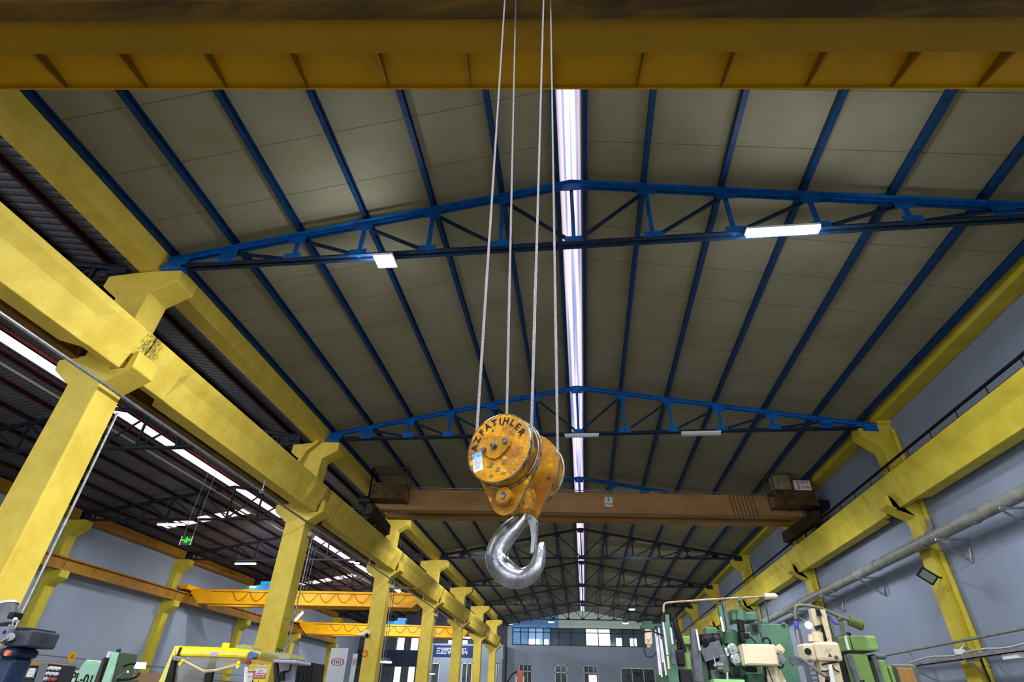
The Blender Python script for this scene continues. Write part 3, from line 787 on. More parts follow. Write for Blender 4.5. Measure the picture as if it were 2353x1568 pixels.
# forged hook: sections swept along the centre line
HP = [(.056, -.295, .036), (.055, -.342, .042), (.040, -.363, .047), (.020, -.386, .050), (-.020, -.420, .062), (-.062, -.455, .069), (-.100, -.498, .073), (-.128, -.555, .075), (-.122, -.600, .075),
      (-.098, -.640, .073), (-.054, -.676, .071), (-.006, -.699, .064), (.050, -.706, .055), (.100, -.690, .050), (.136, -.655, .047), (.153, -.610, .041), (.163, -.575, .033), (.168, -.545, .025), (.169, -.526, .017), (.169, -.517, .007)]
def catmull(P, m=4):
    out = []
    for i in range(len(P) - 1):
        p0, p1, p2, p3 = P[max(i - 1, 0)], P[i], P[i + 1], P[min(i + 2, len(P) - 1)]
        for k in range(m):
            t = k / m
            out.append(tuple(.5 * ((2 * b_) + (-a + c) * t + (2 * a - 5 * b_ + 4 * c - d) * t * t + (-a + 3 * b_ - 3 * c + d) * t ** 3) for a, b_, c, d in zip(p0, p1, p2, p3)))
    out.append(tuple(P[-1])); return out
HC = catmull(HP)
vs = []; n = 24
for i, (u, z, r) in enumerate(HC):
    a = HC[max(i - 1, 0)]; c = HC[min(i + 1, len(HC) - 1)]
    du, dz = c[0] - a[0], c[1] - a[1]; l = math.hypot(du, dz) or 1; nu, nz = -dz / l, du / l     # inner side normal
    th = r * (.62 if 4 < i < len(HC) - 10 else .8)
    for k in range(n):
        t = 2 * math.pi * k / n; ct, st_ = math.cos(t), math.sin(t)
        w_ = 1 - .22 * max(ct, 0) if False else 1
        # trapezoid-like section: broad towards the inside, narrower outside, as forged hooks are
        sd = th * st_ * (1.05 + .18 * ct); rad = r * ct
        p = H(u + nu * rad, z + nz * rad, .25 + sd); vs.append(p)
fs = [(i * n + j, i * n + (j + 1) % n, (i + 1) * n + (j + 1) % n, (i + 1) * n + j) for i in range(len(HC) - 1) for j in range(n)]
b = MB().add(vs, fs, True); b.add(vs[:n], [list(range(n))[::-1]]); b.add(vs[-n:], [list(range(n))], True)
ho = b.build('hook', hookm, hb)
b = MB()
lp = [(.082, -.362), (.100, -.352), (.118, -.368), (.142, -.402), (.141, -.47), (.129, -.575), (.107, -.580), (.112, -.49), (.102, -.425), (.082, -.385)]
nh = len(lp)
for s0, s1 in ((.232, .238), (.258, .264)):
    vs = [H(u, z, s0) for u, z in lp] + [H(u, z, s1) for u, z in lp]
    b.add(vs, [list(range(nh))[::-1], list(range(nh, 2 * nh))] + [(i, (i + 1) % nh, nh + (i + 1) % nh, nh + i) for i in range(nh)])
vs = [H(.136, -.42, .232), H(.136, -.42, .264), H(.124, -.575, .264), H(.124, -.575, .232)]
b.add(vs, [(0, 1, 2, 3)])
o = b.build('safety_latch', STEEL, hb)
MB().cyl(H(.099, -.372, .212), H(.099, -.372, .280), .014 * KS, n=12).build('bolt', edge, o)
# lettering around the cover, stamped diamonds, torn paper label
def FM(u, z, s, rot=0.0):
    """text frame on the cover face, facing the camera side"""
    m = Matrix((UX, ZX, -AX)).transposed().to_4x4(); m.translation = H(u, z, s)
    return m @ Matrix.Rotation(rot, 4, 'Z')
b = MB(); word = 'AZFATIHLER'
angs = [172, 154, 136, 119, 102, 88, 74, 57, 40, 23]
for ch, a in zip(word, angs):
    a = R_(a); b.text(ch, .052 * KS * 1.15, FM(.172 * math.cos(a), .172 * math.sin(a), -.0015, a - math.pi / 2), .002, .03)
b.build('lettering', BLK, cv)
for u, z, w_, h_ in ((-.046, -.107, .026, .030), (.040, -.100, .026, .026), (.002, -.143, .026, .024), (-.042, -.176, .026, .014), (.041, -.172, .026, .014)):
    M_ = FM(u, z, -.001, R_(-8)); w_ *= KS / 1; h_ *= KS
    MB().prism([(-w_ * .55, -h_ * .6), (w_ * .5, -h_ * .45), (w_ * .55, h_ * .6), (-w_ * .45, h_ * .5)], -.001, .001, 'z', M_).build('stamped_mark', mat('worn_grey_mark', '#5e574c', .5, color2='#8a6a28', scale=60), cv)
M_ = FM(-.143, -.072, -.0012, R_(9))
o = MB().prism([(-.034, -.056), (-.020, -.066), (.0, -.058), (.034, -.063), (.034, .050), (.030, .066), (-.036, .058)], -.0012, .0, 'z', M_ @ Matrix.Scale(KS, 4)).build('paper_label', mat('torn_paper_label', '#c9ced8', .7, color2='#9aa3b4', scale=50, lo=.5, hi=.7), cv)
MB().prism([(-.036, .026), (.034, .030), (.030, .066), (-.036, .058)], .0, .0012, 'z', M_ @ Matrix.Scale(KS, 4)).build('label_header', mat('blue_label_print', '#3c84c0', .6, color2='#9cc0dc', scale=70), o)
b = MB().text('MIVTA', .022 * KS, M_ @ Matrix.Translation((0, .046 * KS, .0016)), .0008)
for k in range(5): b.box(-.024 * KS, .022 * KS * (1 - .1 * k), (.016 - .014 * k) * KS, (.020 - .014 * k) * KS, .0008, .0014, M_)
b.build('label_print', mat('pale_label_print', '#8fa0b8', .6), o)
# four falls of wire rope up to the trolley, each a thing of its own
RB = [(H(-.205, .02, .062), (1160, 0)), (H(-.195, .05, .44), (1185, 0)), (H(.193, .02, .062), (1249, 0)), (H(.200, .02, .44), (1265, 0))]
RLAB = ['leftmost of the four steel wire ropes holding the hook block', 'steel wire rope second from the left, passing behind the front pulley cover',
        'steel wire rope third from the left, entering the slot of the front pulley', 'rightmost of the four steel wire ropes, running into the rear pulley']
ZT = 10.24
for (p, (tx, ty)), lab in zip(RB, RLAB):
    q = at(tx, ty, p.y); d = (q - p) / (q.z - p.z); top = p + d * (ZT - p.z)
    o = MB().tube([p + d * (k / 6) * (ZT - p.z) for k in range(7)], .0085, 10).build('wire_rope', rope, loc=p)
    tag(o, lab, 'rope', 'hoist ropes')

# ================================================================ OVERHEAD CRANES
def frame_from(p, q):
    """local frame along a girder: x from p to q, y across (away from camera), z up"""
    x = Vector((q[0] - p[0], q[1] - p[1], 0)).normalized(); y = Vector((-x.y, x.x, 0))
    m = Matrix((x, y, ZX)).transposed().to_4x4(); m.translation = Vector((p[0], p[1], 0)); return m, (Vector(q[:2]) - Vector(p[:2])).length
# ---- nearest crane, overhead; the hook block hangs from it
M_, Ln = frame_from((-8.95, 2.85), (9.85, 4.63))
cr = thing('overhead_crane', 'dark mustard yellow overhead crane crossing the whole top of the view', 'crane', M_ @ Vector((Ln / 2, 0, 8.36)))
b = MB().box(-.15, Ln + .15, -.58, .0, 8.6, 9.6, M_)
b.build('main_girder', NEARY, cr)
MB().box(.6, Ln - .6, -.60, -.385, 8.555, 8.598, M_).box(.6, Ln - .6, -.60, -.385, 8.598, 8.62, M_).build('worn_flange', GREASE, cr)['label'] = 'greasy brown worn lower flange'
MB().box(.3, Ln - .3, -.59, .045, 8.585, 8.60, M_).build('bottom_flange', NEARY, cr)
b = MB().box(.1, Ln - .1, .0, .70, 8.93, 8.95, M_).box(.1, Ln - .1, .69, .71, 8.86, 9.02, M_)
b.build('walkway', mat('ochre_walkway_paint', '#bc8c00', .5, color2='#a87c00', scale=.9, lo=.35, hi=.7), cr)
n = 16
for k in range(n):
    x = .75 + k * (Ln - 1.3) / (n - 1)
    vs = [M_ @ Vector(v) for v in ((x, .0, 8.66), (x, .0, 8.93), (x, .69, 8.93), (x, .69, 8.87), (x + .012, .0, 8.66), (x + .012, .0, 8.93), (x + .012, .69, 8.93), (x + .012, .69, 8.87))]
    o = MB().add(vs, [(0, 1, 2, 3), (7, 6, 5, 4), (0, 4, 5, 1), (1, 5, 6, 2), (2, 6, 7, 3), (3, 7, 4, 0)]).box(x, x + .05, .0, .02, 8.66, 8.93, M_).build('walkway_bracket', NEARY, cr)
b = MB()
for k in range(10):
    x = .3 + k * (Ln - .6) / 9; b.cyl(M_ @ Vector((x, .7, 9.0)), M_ @ Vector((x, .7, 9.95)), .018, n=8)
for z in (9.5, 9.95): b.cyl(M_ @ Vector((.3, .7, z)), M_ @ Vector((Ln - .3, .7, z)), .018, n=8)
b.build('handrail', NEARY, cr)
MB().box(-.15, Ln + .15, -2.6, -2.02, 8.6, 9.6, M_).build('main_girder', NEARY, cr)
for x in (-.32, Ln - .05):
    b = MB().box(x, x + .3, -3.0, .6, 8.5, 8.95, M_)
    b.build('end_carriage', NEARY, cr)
    for yy in (-2.8, .3):
        MB().cyl(M_ @ Vector((x + .09, yy, 8.50)), M_ @ Vector((x + .21, yy, 8.50)), .148, n=24).build('wheel', DARK, cr)
# hoist trolley standing on both girders (above the frame), where the ropes end
cxl = (M_.inverted() @ Vector((-.3, 3.0, 0))).x
tb = thing('hoist_trolley', 'hoist trolley above the top edge of the view, where the ropes end', 'hoist', M_ @ Vector((cxl, -1.0, 9.6)))
MB().box(cxl - 1.0, cxl - .6, -2.5, -.1, 9.72, 9.85, M_).box(cxl + .6, cxl + 1.0, -2.5, -.1, 9.72, 9.85, M_).box(cxl - .6, cxl + .6, -2.5, -2.1, 9.72, 9.85, M_).box(cxl - .6, cxl + .6, -.4, -.1, 9.72, 9.85, M_).build('trolley_frame', DARK, tb)
MB().cyl(M_ @ Vector((cxl - .8, -.9, 10.2)), M_ @ Vector((cxl + .8, -.9, 10.2)), .34, n=32).build('rope_drum', GALV, tb)
MB().box(cxl - .6, cxl + .6, -.35, -.02, 10.24, 10.32, M_).box(cxl - .6, cxl - .5, -.35, -.1, 9.85, 10.3, M_).box(cxl + .5, cxl + .6, -.35, -.1, 9.85, 10.3, M_).build('rope_anchor', GALV, tb)
for yy in (-2.3, -.3):
    for x in (cxl - .8, cxl + .8):
        MB().cyl(M_ @ Vector((x, yy - .05, 9.72)), M_ @ Vector((x, yy + .05, 9.72)), .119, n=20).build('wheel', DARK, tb)

# ---- far weathered crane "5 TON"
M_, Ln = frame_from((-8.95, 24.1), (9.95, 25.65))
cr = thing('overhead_crane', 'weathered ochre overhead crane with a 5 TON plate, spanning the hall in mid distance', 'crane', M_ @ Vector((Ln / 2, .6, 8.36)))
MB().box(.0, Ln, .0, .42, 9.02, 9.92, M_).build('main_girder', RUSTG, cr)
MB().box(.0, Ln, 1.25, 1.6, 9.02, 9.8, M_).build('main_girder', RUSTG, cr)
MB().box(.0, Ln, -.05, .47, 9.0, 9.02, M_).box(.0, Ln, -.04, .46, 9.92, 9.94, M_).build('flange', RUSTG, cr)
MB().box(.0, Ln, 1.2, 1.65, 9.0, 9.02, M_).build('flange', BROWN, cr)
b = MB().cyl(M_ @ Vector((1.5, .1, 10.06)), M_ @ Vector((Ln - 1.2, .1, 10.06)), .02, n=8)
for k in range(12): b.box(1.6 + k * 1.45, 1.64 + k * 1.45, .08, .12, 9.92, 10.08, M_)
b.build('cable_rail', GALV, cr)
for x, s in ((-.38, -1), (Ln + .02, 1)):
    MB().box(x, x + .32, -.9, 2.6, 8.52, 8.98, M_).build('end_carriage', mat('dark_rusty_carriage', '#3c2e20', .6, color2='#2a2018', scale=4), cr)
    for yy in (-.6, 2.3): MB().cyl(M_ @ Vector((x + .1, yy, 8.5)), M_ @ Vector((x + .22, yy, 8.5)), .148, n=20).build('wheel', DARK, cr)
# service cages at both ends
for x0, x1 in ((-.35, 1.25), (Ln - 1.35, Ln + .35)):
    b = MB().box(x0 + .02, x1 - .02, -.85, -.02, 9.25, 9.3, M_)
    b.box(x0 + .02, x1 - .02, -.86, -.82, 9.25, 9.85, M_)
    b.build('cage_box', mat('dark_brown_cage_panel', '#5a4228', .6, color2='#3c2c1c', scale=3), cr)
    b = MB(); z1 = 10.65
    for x in (x0, (x0 + x1) / 2 if x0 > 3 else x0, x1):
        for yy in (-.88, -.04): b.bar(M_ @ Vector((x, yy, 9.2)), M_ @ Vector((x, yy, z1)), .05, .05)
    for z in (9.9, z1):
        b.bar(M_ @ Vector((x0, -.88, z)), M_ @ Vector((x1, -.88, z)), .05, .05); b.bar(M_ @ Vector((x0, -.04, z)), M_ @ Vector((x1, -.04, z)), .05, .05)
        for x in (x0, x1): b.bar(M_ @ Vector((x, -.88, z)), M_ @ Vector((x, -.04, z)), .05, .05)
    b.build('cage_frame', mat('rusty_brown_tube', '#5d4630', .6), cr)
b = MB().box(Ln - 1.2, Ln - .4, -.6, -.1, 10.0, 10.75, M_); b.build('electric_box', mat('dusty_beige_box', '#9b9684', .6, color2='#7a7a58', scale=3), cr, bev=.08)
b = MB().cyl(M_ @ Vector((Ln + .4, -.5, 9.4)), M_ @ Vector((Ln + .95, -.5, 9.4)), .2, n=16).box(Ln + .3, Ln + .8, -.3, .2, 9.1, 9.6, M_); b.build('drive_motor', DARK, cr)
MB().cyl(M_ @ Vector((-.9, -.3, 9.3)), M_ @ Vector((-.4, -.3, 9.3)), .2, n=16).box(-.8, -.4, -.1, .4, 9.1, 9.5, M_).build('drive_motor', DARK, cr)
# loose festoon cables hanging near the right end
b = MB()
for k in range(7):
    x = Ln - 3.1 + k * .17
    b.tube([M_ @ Vector((x, -.05, 9.95)), M_ @ Vector((x + .05, -.09, 9.4)), M_ @ Vector((x + .1, -.07, 8.9 - .08 * (k % 3)))], .012, 6)
b.build('hanging_cables', mat('dark_cable', '#2a221c', .6), cr)
# load plates
def plate_sign(parent, M0, w, h, mback, texts, name='load_plate', label=None, th=.012):
    o = MB().box(-w / 2, w / 2, 0, th, -h / 2, h / 2, M0).build(name, mback, parent)
    if label: o['label'] = label
    for body, size, dx, dz, mt in texts:
        MB().text(body, size, M0 @ Matrix.Translation((dx, -.004, dz)) @ Matrix.Rotation(R_(90), 4, 'X'), .004).build('lettering', mt, o)
    return o
xs5 = (M_.inverted() @ at(1398, 1146, 24.95)).x
plate_sign(cr, M_ @ Matrix.Translation((xs5, -.02, 9.52)), .36, .44, SIGNW, [('5', .24, 0, .09, BLK), ('TON', .14, 0, -.12, BLK)], label='white load plate reading 5 TON')
xsr = Ln - .12
plate_sign(cr, M_ @ Matrix.Translation((xsr, -.93, 10.1)), .72, .44, SIGNW, [('MAKSIMUM', .105, 0, .13, RED), ('5', .30, -.17, -.06, RED), ('TON', .17, .12, -.09, RED)], label='white plate with red lettering MAKSIMUM 5 TON')

# ---- side hall cranes
def side_crane(pl, pr, z0, z1, m, label, hoist=None, fest=True, twin=True):
    M1, L1 = frame_from(pl, pr)
    c_ = thing('overhead_crane', label, 'crane', M1 @ Vector((L1 / 2, 0, z0)))
    MB().prism([(0, z1), (0, z1 - .25), (.75, z0), (L1 - .75, z0), (L1, z1 - .25), (L1, z1)], 0, .4, 'y', M1).build('main_girder', m, c_)
    if twin: MB().prism([(0, z1), (0, z1 - .25), (.75, z0), (L1 - .75, z0), (L1, z1 - .25), (L1, z1)], 1.5, 1.9, 'y', M1).build('main_girder', m, c_)
    MB().box(.75, L1 - .75, -.05, .45, z0 - .03, z0, M1).box(0, L1, -.04, .44, z1, z1 + .03, M1).build('flange', m, c_)
    for x0, x1, zc, zw in ((-.45, .1, z1 - .1, 8.09), (L1 - .1, L1 + .55, 8.24, 8.33)):
        MB().box(x0, x1, -.8, 2.6, zc, zc + .3, M1).build('end_carriage', m, c_)
        xw = x0 + .12 if x0 < 0 else x1 - .22
        for yw in (-.6, 2.3): MB().cyl(M1 @ Vector((xw, yw, zw)), M1 @ Vector((xw + .1, yw, zw)), .12, n=14).build('wheel', DARK, c_)
    if fest:
        b = MB().cyl(M1 @ Vector((1.6, -.12, z1 - .12)), M1 @ Vector((L1 - .3, -.12, z1 - .12)), .015, n=6)
        x = 3.2; k = 0
        while x < L1 - 1.6:
            w = 1.15; b.tube([M1 @ Vector((x + w * t_ / 8, -.12, z1 - .14 - .55 * (1 - (t_ / 4 - 1) ** 2))) for t_ in range(9)], .016, 6)
            x += w + .12
        b.build('festoon_cable', mat('festoon_cable_rubber', '#4a2e10', .6), c_)
    if hoist:
        b = MB().box(hoist, hoist + 1.1, .3, 1.5, z1 + .08, z1 + .42, M1).box(hoist + .3, hoist + 1.2, .2, 1.3, z1 + .42, z1 + .66, M1).cyl(M1 @ Vector((hoist - .7, .8, z1 + .25)), M1 @ Vector((hoist, .8, z1 + .25)), .17, n=16).box(hoist - .9, hoist + 1.6, .25, .35, z1 + .03, z1 + .1, M1)
        b.build('hoist_winch', mat('sky_blue_winch_paint', '#2f86cc', .45), c_)
        MB().cyl(M1 @ Vector((hoist + .4, .6, z1)), M1 @ Vector((hoist + .4, .6, z0 - 1.2)), .012, n=6).build('hoist_rope', rope, c_)
    return c_
p0 = atx(441, 1355, -28.05); p1 = at(968, 1371, p0.y + 1.0)
side_crane((p0.x, p0.y), (-11.0, p0.y + 1.0), 7.32, 8.2, CRANEY, 'golden yellow side hall crane carrying a blue hoist winch and looping cables', hoist=4.6)
p0 = atx(682, 1429, -28.05)
side_crane((p0.x, 58.3), (-11.0, 60.2), 7.3, 8.25, CRANEY2, 'brighter amber crane in the side hall beyond and below the golden one', hoist=9.4)
# small hoist block hanging low beside the third left column
p = at(857, 1553, 33)
hk = thing('hoist_hook', 'small orange hoist hook block hanging low before the third left column', 'hook', (p.x, p.y, p.z))
MB().box(p.x - .16, p.x + .16, p.y - .1, p.y + .1, p.z, p.z + .38).build('block', mat('orange_block_paint', '#d08818', .5), hk, bev=.03)
MB().tube([(p.x, p.y, p.z), (p.x, p.y, p.z - .2), (p.x - .12, p.y, p.z - .32), (p.x, p.y, p.z - .45), (p.x + .13, p.y, p.z - .33)], .035, 8).build('hook', DARK, hk)
for dx in (-.12, .12): MB().cyl((p.x + dx, p.y, p.z + .3), (p.x + dx, p.y, p.z + .75), .05, n=8).build('rope_guide', DARK, hk)
for dx in (-.05, .05): MB().cyl((p.x + dx, p.y, p.z + .35), (p.x + dx, p.y, 7.13), .012, n=6).build('rope', DARK, hk)
MB().box(p.x - .25, -9.1, p.y - .12, p.y + .12, 7.12, 7.255).build('hoist_arm', BROWN, hk)

# ================================================================ PIPES, CONDUITS, FIXTURES
o = MB().tube([(-9.47, YBACK, 6.87), (-9.47, 8.9, 6.87), (-9.47, 9.4, 6.86), (-9.47, 40, 6.87), (-9.47, 48.2, 6.87)], .035, 10).build('conduit_pipe', GALV)
tag(o, 'long galvanised conduit running past the left columns just under the corbels', 'pipe')
for i in range(1, 5):
    y = YC[i]
    o = MB().cyl((-9.47, y - SP / 2 + 1.6, 6.87), (-9.47, y - SP / 2 + 1.6, 7.26), .014, n=8).box(-9.52, -9.42, y - SP / 2 + 1.55, y - SP / 2 + 1.65, 6.82, 6.92).build('pipe_hanger', GALV)
    tag(o, 'thin hanger rod holding the left conduit under the crane beam, %s to the camera' % ORD[i - 1], 'hanger', 'conduit hangers')
for i in range(0, 4):
    y = YC[i]
    o = MB().cyl((-9.53, y + CD + .02, 0), (-9.53, y + CD + .02, 6.55), .024, n=10).cyl((-9.53, y + CD + .02, 4.2), (-9.53, y + CD + .02, 4.26), .034, n=10).build('conduit_pipe', GALV)
    tag(o, 'pale vertical conduit on the back edge of the left column %s to the camera' % ORD[i], 'pipe', 'vertical conduits on left columns')
    if i:
        b = MB().box(-9.60, -9.42, y + .30, y + .60, 6.50, 6.64)
        o = tag(b.build('junction_box', mat('pale_junction_box', '#a9a89c', .5), bev=.01), 'pale junction box high on the left column %s to the camera' % ORD[i], 'box', 'junction boxes')
        pts = [(-9.5, y + .62, 6.62)] + [(-9.5, y + .62 + .15 * (1 - math.cos(t_ * .5)), 6.66 + .2 * math.sin(t_ * .5)) for t_ in range(7)]
        o2 = MB().tube(pts, .018, 8).build('conduit_loop', GALV, None)
        tag(o2, 'small bent conduit loop at the junction box of the %s left column' % ORD[i], 'pipe', 'conduit loops')
# yellow painted pipe bend on the second left hammerhead
o = MB().tube([(-10.55, YC[1] - .10, 8.9), (-10.35, YC[1] - .14, 9.1), (-10.2, YC[1] - .12, 9.55), (-9.85, YC[1] - .1, 9.9), (-9.7, YC[1] - .12, 10.1), (-9.68, YC[1] + .0, 10.2)], .07, 12).build('bent_pipe', YEL)
tag(o, 'yellow painted rain pipe bend on top of the second left column', 'pipe')
# big grey pipe on brackets along the right wall
b = MB(); PXr, PZr = 10.33, 6.09
b.tube([(PXr, YBACK + .0, PZr), (PXr, YEND - 8, PZr)], .165, 20)
pr = thing('grey_pipe', 'thick grey pipe running the length of the right wall in front of the columns', 'pipe', (PXr, 20, PZr - .165))
b.build('pipe', PIPEG, pr)
for y in (12.6, 15.6, 18.2, 21.4, 25.5, 29.6, 34, 38, 43, 48, 53): MB().cyl((PXr, y, PZr), (PXr, y + .12, PZr), .185, n=20).build('collar', PIPEG, pr)
for k, y in enumerate((11.4, 14.3, 17.2, 22.6, 26.4, 30.6, 36, 42)):
    o = MB().bar((PXr - .25, y, PZr - .19), (XR, y, PZr - .19), .05, .05).bar((PXr - .25, y, PZr - .21), (XR, y + .25, PZr - .75), .04, .04).bar((XR - .05, y + .2, PZr - .75), (XR - .02, y, PZr - .15), .04, .04).build('pipe_bracket', GALV)
    tag(o, 'steel bracket under the thick grey pipe on the right wall, %s' % (['just beyond the frame edge', 'nearest in view', 'just before the big column', 'first beyond the big column', 'second beyond the big column', 'third beyond the big column', 'fourth beyond the big column', 'fifth beyond the big column'][k]), 'bracket', 'pipe brackets')
# yellow rain pipe down the big right column
y = YC[1] - .10
rp = thing('rain_pipe', 'yellow round downpipe on the big right column', 'pipe', (10.88, y, 0))
MB().tube([(10.88, y, 0), (10.88, y, 5.85)], .085, 16).tube([(10.9, y, 6.75), (10.9, y, 9.9)], .075, 14).build('pipe', YEL2, rp)
MB().tube([(10.9, y, 6.85), (10.88, y - .02, 6.6), (10.6, y - .12, 6.3), (10.4, y - .1, 6.15)], .09, 14).build('elbow', PIPEG, rp)
for z in (2.9, 5.6, 3.6): MB().cyl((10.88, y, z), (10.88, y, z + .05), .1, n=16).box(10.86, XR, y - .02, y + .1, z, z + .04).build('collar', YEL2, rp)
for i in (2, 3):
    o = MB().tube([(10.88, YC[i] - .08, 0), (10.88, YC[i] - .08, 9.9)], .06, 12).build('rain_pipe', YEL2)
    tag(o, 'yellow downpipe on the right column %s to the camera' % ORD[i], 'pipe')
# floodlight (off) on the big right column
p = at(2131, 1324, YC[1] - .35)
t = thing('flood_lamp', 'small black switched off floodlight on the big right column', 'lamp', (p.x, p.y, p.z - .2))
Mf = Matrix.Translation(p) @ Matrix.Rotation(R_(38), 4, 'Y') @ Matrix.Rotation(R_(-60), 4, 'X')
MB().box(-.23, .23, -.16, .16, -.035, .035, Mf).build('housing', DARK, t, bev=.01)
MB().box(-.18, .18, -.11, .11, -.04, -.034, Mf).build('glass', mat('grey_green_lamp_glass', '#6d7a6c', .2), t)
MB().bar(p, (10.70, YC[1] + .02, p.z + .02), .04, .04).build('bracket', DARK, t)
# cable lines and tray low on the right wall
a0 = atx(2353, 1452, 10.5); a1 = atx(2050, 1510, 10.5)
o = MB().tube([(10.5, 9, 3.55), (10.5, 18.0, 3.5), (10.5, 30, 3.48)], .035, 8).build('conduit_pipe', PIPEG)
tag(o, 'thin grey conduit crossing low in front of the big right column', 'pipe')
b = MB().box(10.32, 10.52, 9, 23, 3.04, 3.06).box(10.32, 10.34, 9, 23, 3.04, 3.14).box(10.5, 10.52, 9, 23, 3.04, 3.14)
o = b.build('cable_tray', GALV); tag(o, 'galvanised cable tray low on the right wall with a loose cable', 'cable tray')
o = MB().tube([(10.42, 10 + .5 * k, 3.2 + .03 * math.sin(k * 1.3)) for k in range(24)], .025, 8).build('cable', mat('white_cable', '#b8b8b8', .5), None); tag(o, 'loose pale cable lying in the low right cable tray', 'cable')
for k, y in enumerate((12.5, 15.5, 18.4, 21.5)):
    o = MB().bar((10.3, y, 3.02), (XR if k != 2 else 10.66, y, 3.02), .04, .04).bar((10.35, y, 3.0), (XR if k != 2 else 10.66, y, 2.7), .03, .03).bar((10.5, y, 3.0), (10.5, y, 3.53), .03, .03).build('tray_bracket', GALV)
    tag(o, 'small bracket carrying the low cable tray on the right wall, %s' % ['nearest', 'left of the frame edge', 'at the big column', 'beyond the big column'][k], 'bracket')
o = MB().box(10.25, 10.5, YC[1] - .12, YC[1] - .04, 3.17, 3.30).bar((10.4, YC[1] - .1, 3.3), (10.68, YC[1] + .02, 3.45), .03, .03).build('junction_box', WHITE); tag(o, 'small white box hanging under the conduit at the big right column', 'box')
t = thing('tube_lamp', 'small white lamp under the low right cable tray', 'lamp', (10.42, 16.6, 2.9)); MB().box(10.36, 10.5, 16.3, 16.9, 2.93, 3.04).build('housing', WHITE, t)
o = MB().tube([(10.55, 18.1, 3.05), (10.5, 18.0, 2.6), (10.62, 18.2, 1.8), (10.6, 18.15, 0)], .03, 8).build('cable', BLACKP); tag(o, 'black cable dropping from the tray at the big right column', 'cable')
# conductor bar above the right crane beam
o = MB().box(10.27, 10.33, YBACK + 1, YEND - 1, 8.62, 8.68).build('conductor_bar', DARK)
tag(o, 'thin dark conductor bar running above the right crane beams', 'rail')
for k in range(14):
    y = 10.5 + k * 1.35
    o = MB().bar((10.3, y, 8.62), (10.3, y, 8.22), .02, .02).build('conductor_clip', DARK, None); tag(o, 'small clip holding the dark conductor bar on the right crane beam, number %d away' % (k + 1) if False else 'small dark clip under the conductor bar on the right crane beam', 'clip', 'conductor bar clips')
# side hall wall services
for z, r, lab in ((3.32, .03, 'upper thin conduit along the far left wall'), (2.85, .045, 'lower thick conduit along the far left wall')):
    o = MB().tube([(XL + .55, 26, z), (XL + .55, 77, z)], r, 8).build('conduit_pipe', PIPEG); tag(o, lab, 'pipe')
o = MB().box(XL + .46, XL + .9, 30, 76, 2.35, 2.47).build('cable_tray', mat('dusty_tray', '#6a6258', .6)); tag(o, 'dusty cable tray under the conduits of the far left wall', 'cable tray')
p = atx(166, 1510, XL + .62)
t = thing('round_sign', 'round yellow sign with an orange mark on the far left wall', 'sign', (p.x, p.y, p.z - .25))
MB().cyl((p.x - .03, p.y, p.z), (p.x, p.y, p.z), .27, n=24).build('disc', mat('amber_sign', '#e0b020', .5), t)
MB().cyl((p.x, p.y, p.z), (p.x + .01, p.y, p.z), .12, n=16).build('mark', mat('orange_mark', '#d06a20', .5), t)
# emergency exit sign on two cables
p = at(428, 1242, 27)
t = thing('exit_sign', 'green running man emergency exit sign hanging on a cable in the side hall', 'sign', (p.x, p.y, p.z - .25))
MB().box(p.x - .32, p.x + .32, p.y, p.y + .1, p.z - .24, p.z + .2).build('housing', mat('exit_sign_box', '#3c4a40', .5), t)
MB().box(p.x - .32, p.x - .27, p.y - .01, p.y, p.z - .24, p.z + .2).box(p.x + .27, p.x + .32, p.y - .01, p.y, p.z - .24, p.z + .2).build('pale_edge', WHITE, t)
eg = mat('lit_exit_green', '#35e02a', .5, emit=.9)
b = MB().prism([(-.03, .02), (.05, .02), (.09, -.14), (.05, -.15), (.0, -.04), (-.06, -.15), (-.10, -.13)], p.y - .02, p.y - .005, 'y', Matrix.Translation((p.x, 0, p.z)))
b.box(p.x - .04, p.x + .05, p.y - .02, p.y - .005, p.z, p.z + .09).cyl((p.x + .01, p.y - .02, p.z + .13), (p.x + .01, p.y - .005, p.z + .13), .035, n=12).box(p.x - .24, p.x - .08, p.y - .02, p.y - .005, p.z - .03, p.z + .03).box(p.x + .1, p.x + .22, p.y - .02, p.y - .005, p.z - .05, p.z + .07)
b.build('running_man', eg, t)
for dx, q in ((-.25, (465, 1100)), (.25, (487, 1115))):
    MB().tube([(p.x + dx, p.y + .05, p.z + .2), (p.x + dx * 1.05, p.y + .05, p.z + 1.4), (p.x + dx * .9 + .1, p.y + .05, sroofz(p.x) + .0)], .012, 6).build('cable', mat('grey_cable', '#8f8f8c', .6), t)
# security camera and round sign on the third left column
p = at(843, 1458, YC[2] - .05)
t = thing('security_camera', 'small white security camera on the third left column', 'camera', (p.x, YC[2] - .1, p.z - .1))
MB().cyl((p.x, YC[2], p.z + .05), (p.x, YC[2] - .12, p.z + .05), .12, n=16).build('mount', WHITE, t)
MB().cyl((p.x - .05, YC[2] - .12, p.z), (p.x - .35, YC[2] - .22, p.z - .06), .07, n=14).build('body', WHITE, t)
MB().cyl((p.x, YC[2] - .1, p.z - .02), (p.x + .08, YC[2] - .16, p.z - .1), .08, n=14).build('lens_dome', BLACKP, t)
p = at(839, 1503, YC[2])
t = thing('round_sign', 'round orange sign with a letter Y on the third left column', 'sign', (p.x, YC[2] - .01, p.z - .15))
MB().cyl((p.x, YC[2], p.z), (p.x, YC[2] - .012, p.z), .15, n=24).build('disc', mat('red_orange_sign', '#cf4a1a', .5), t)
MB().cyl((p.x, YC[2] - .012, p.z), (p.x, YC[2] - .016, p.z), .10, n=24).build('inner_disc', mat('orange_sign_middle', '#e0b030', .5), t)
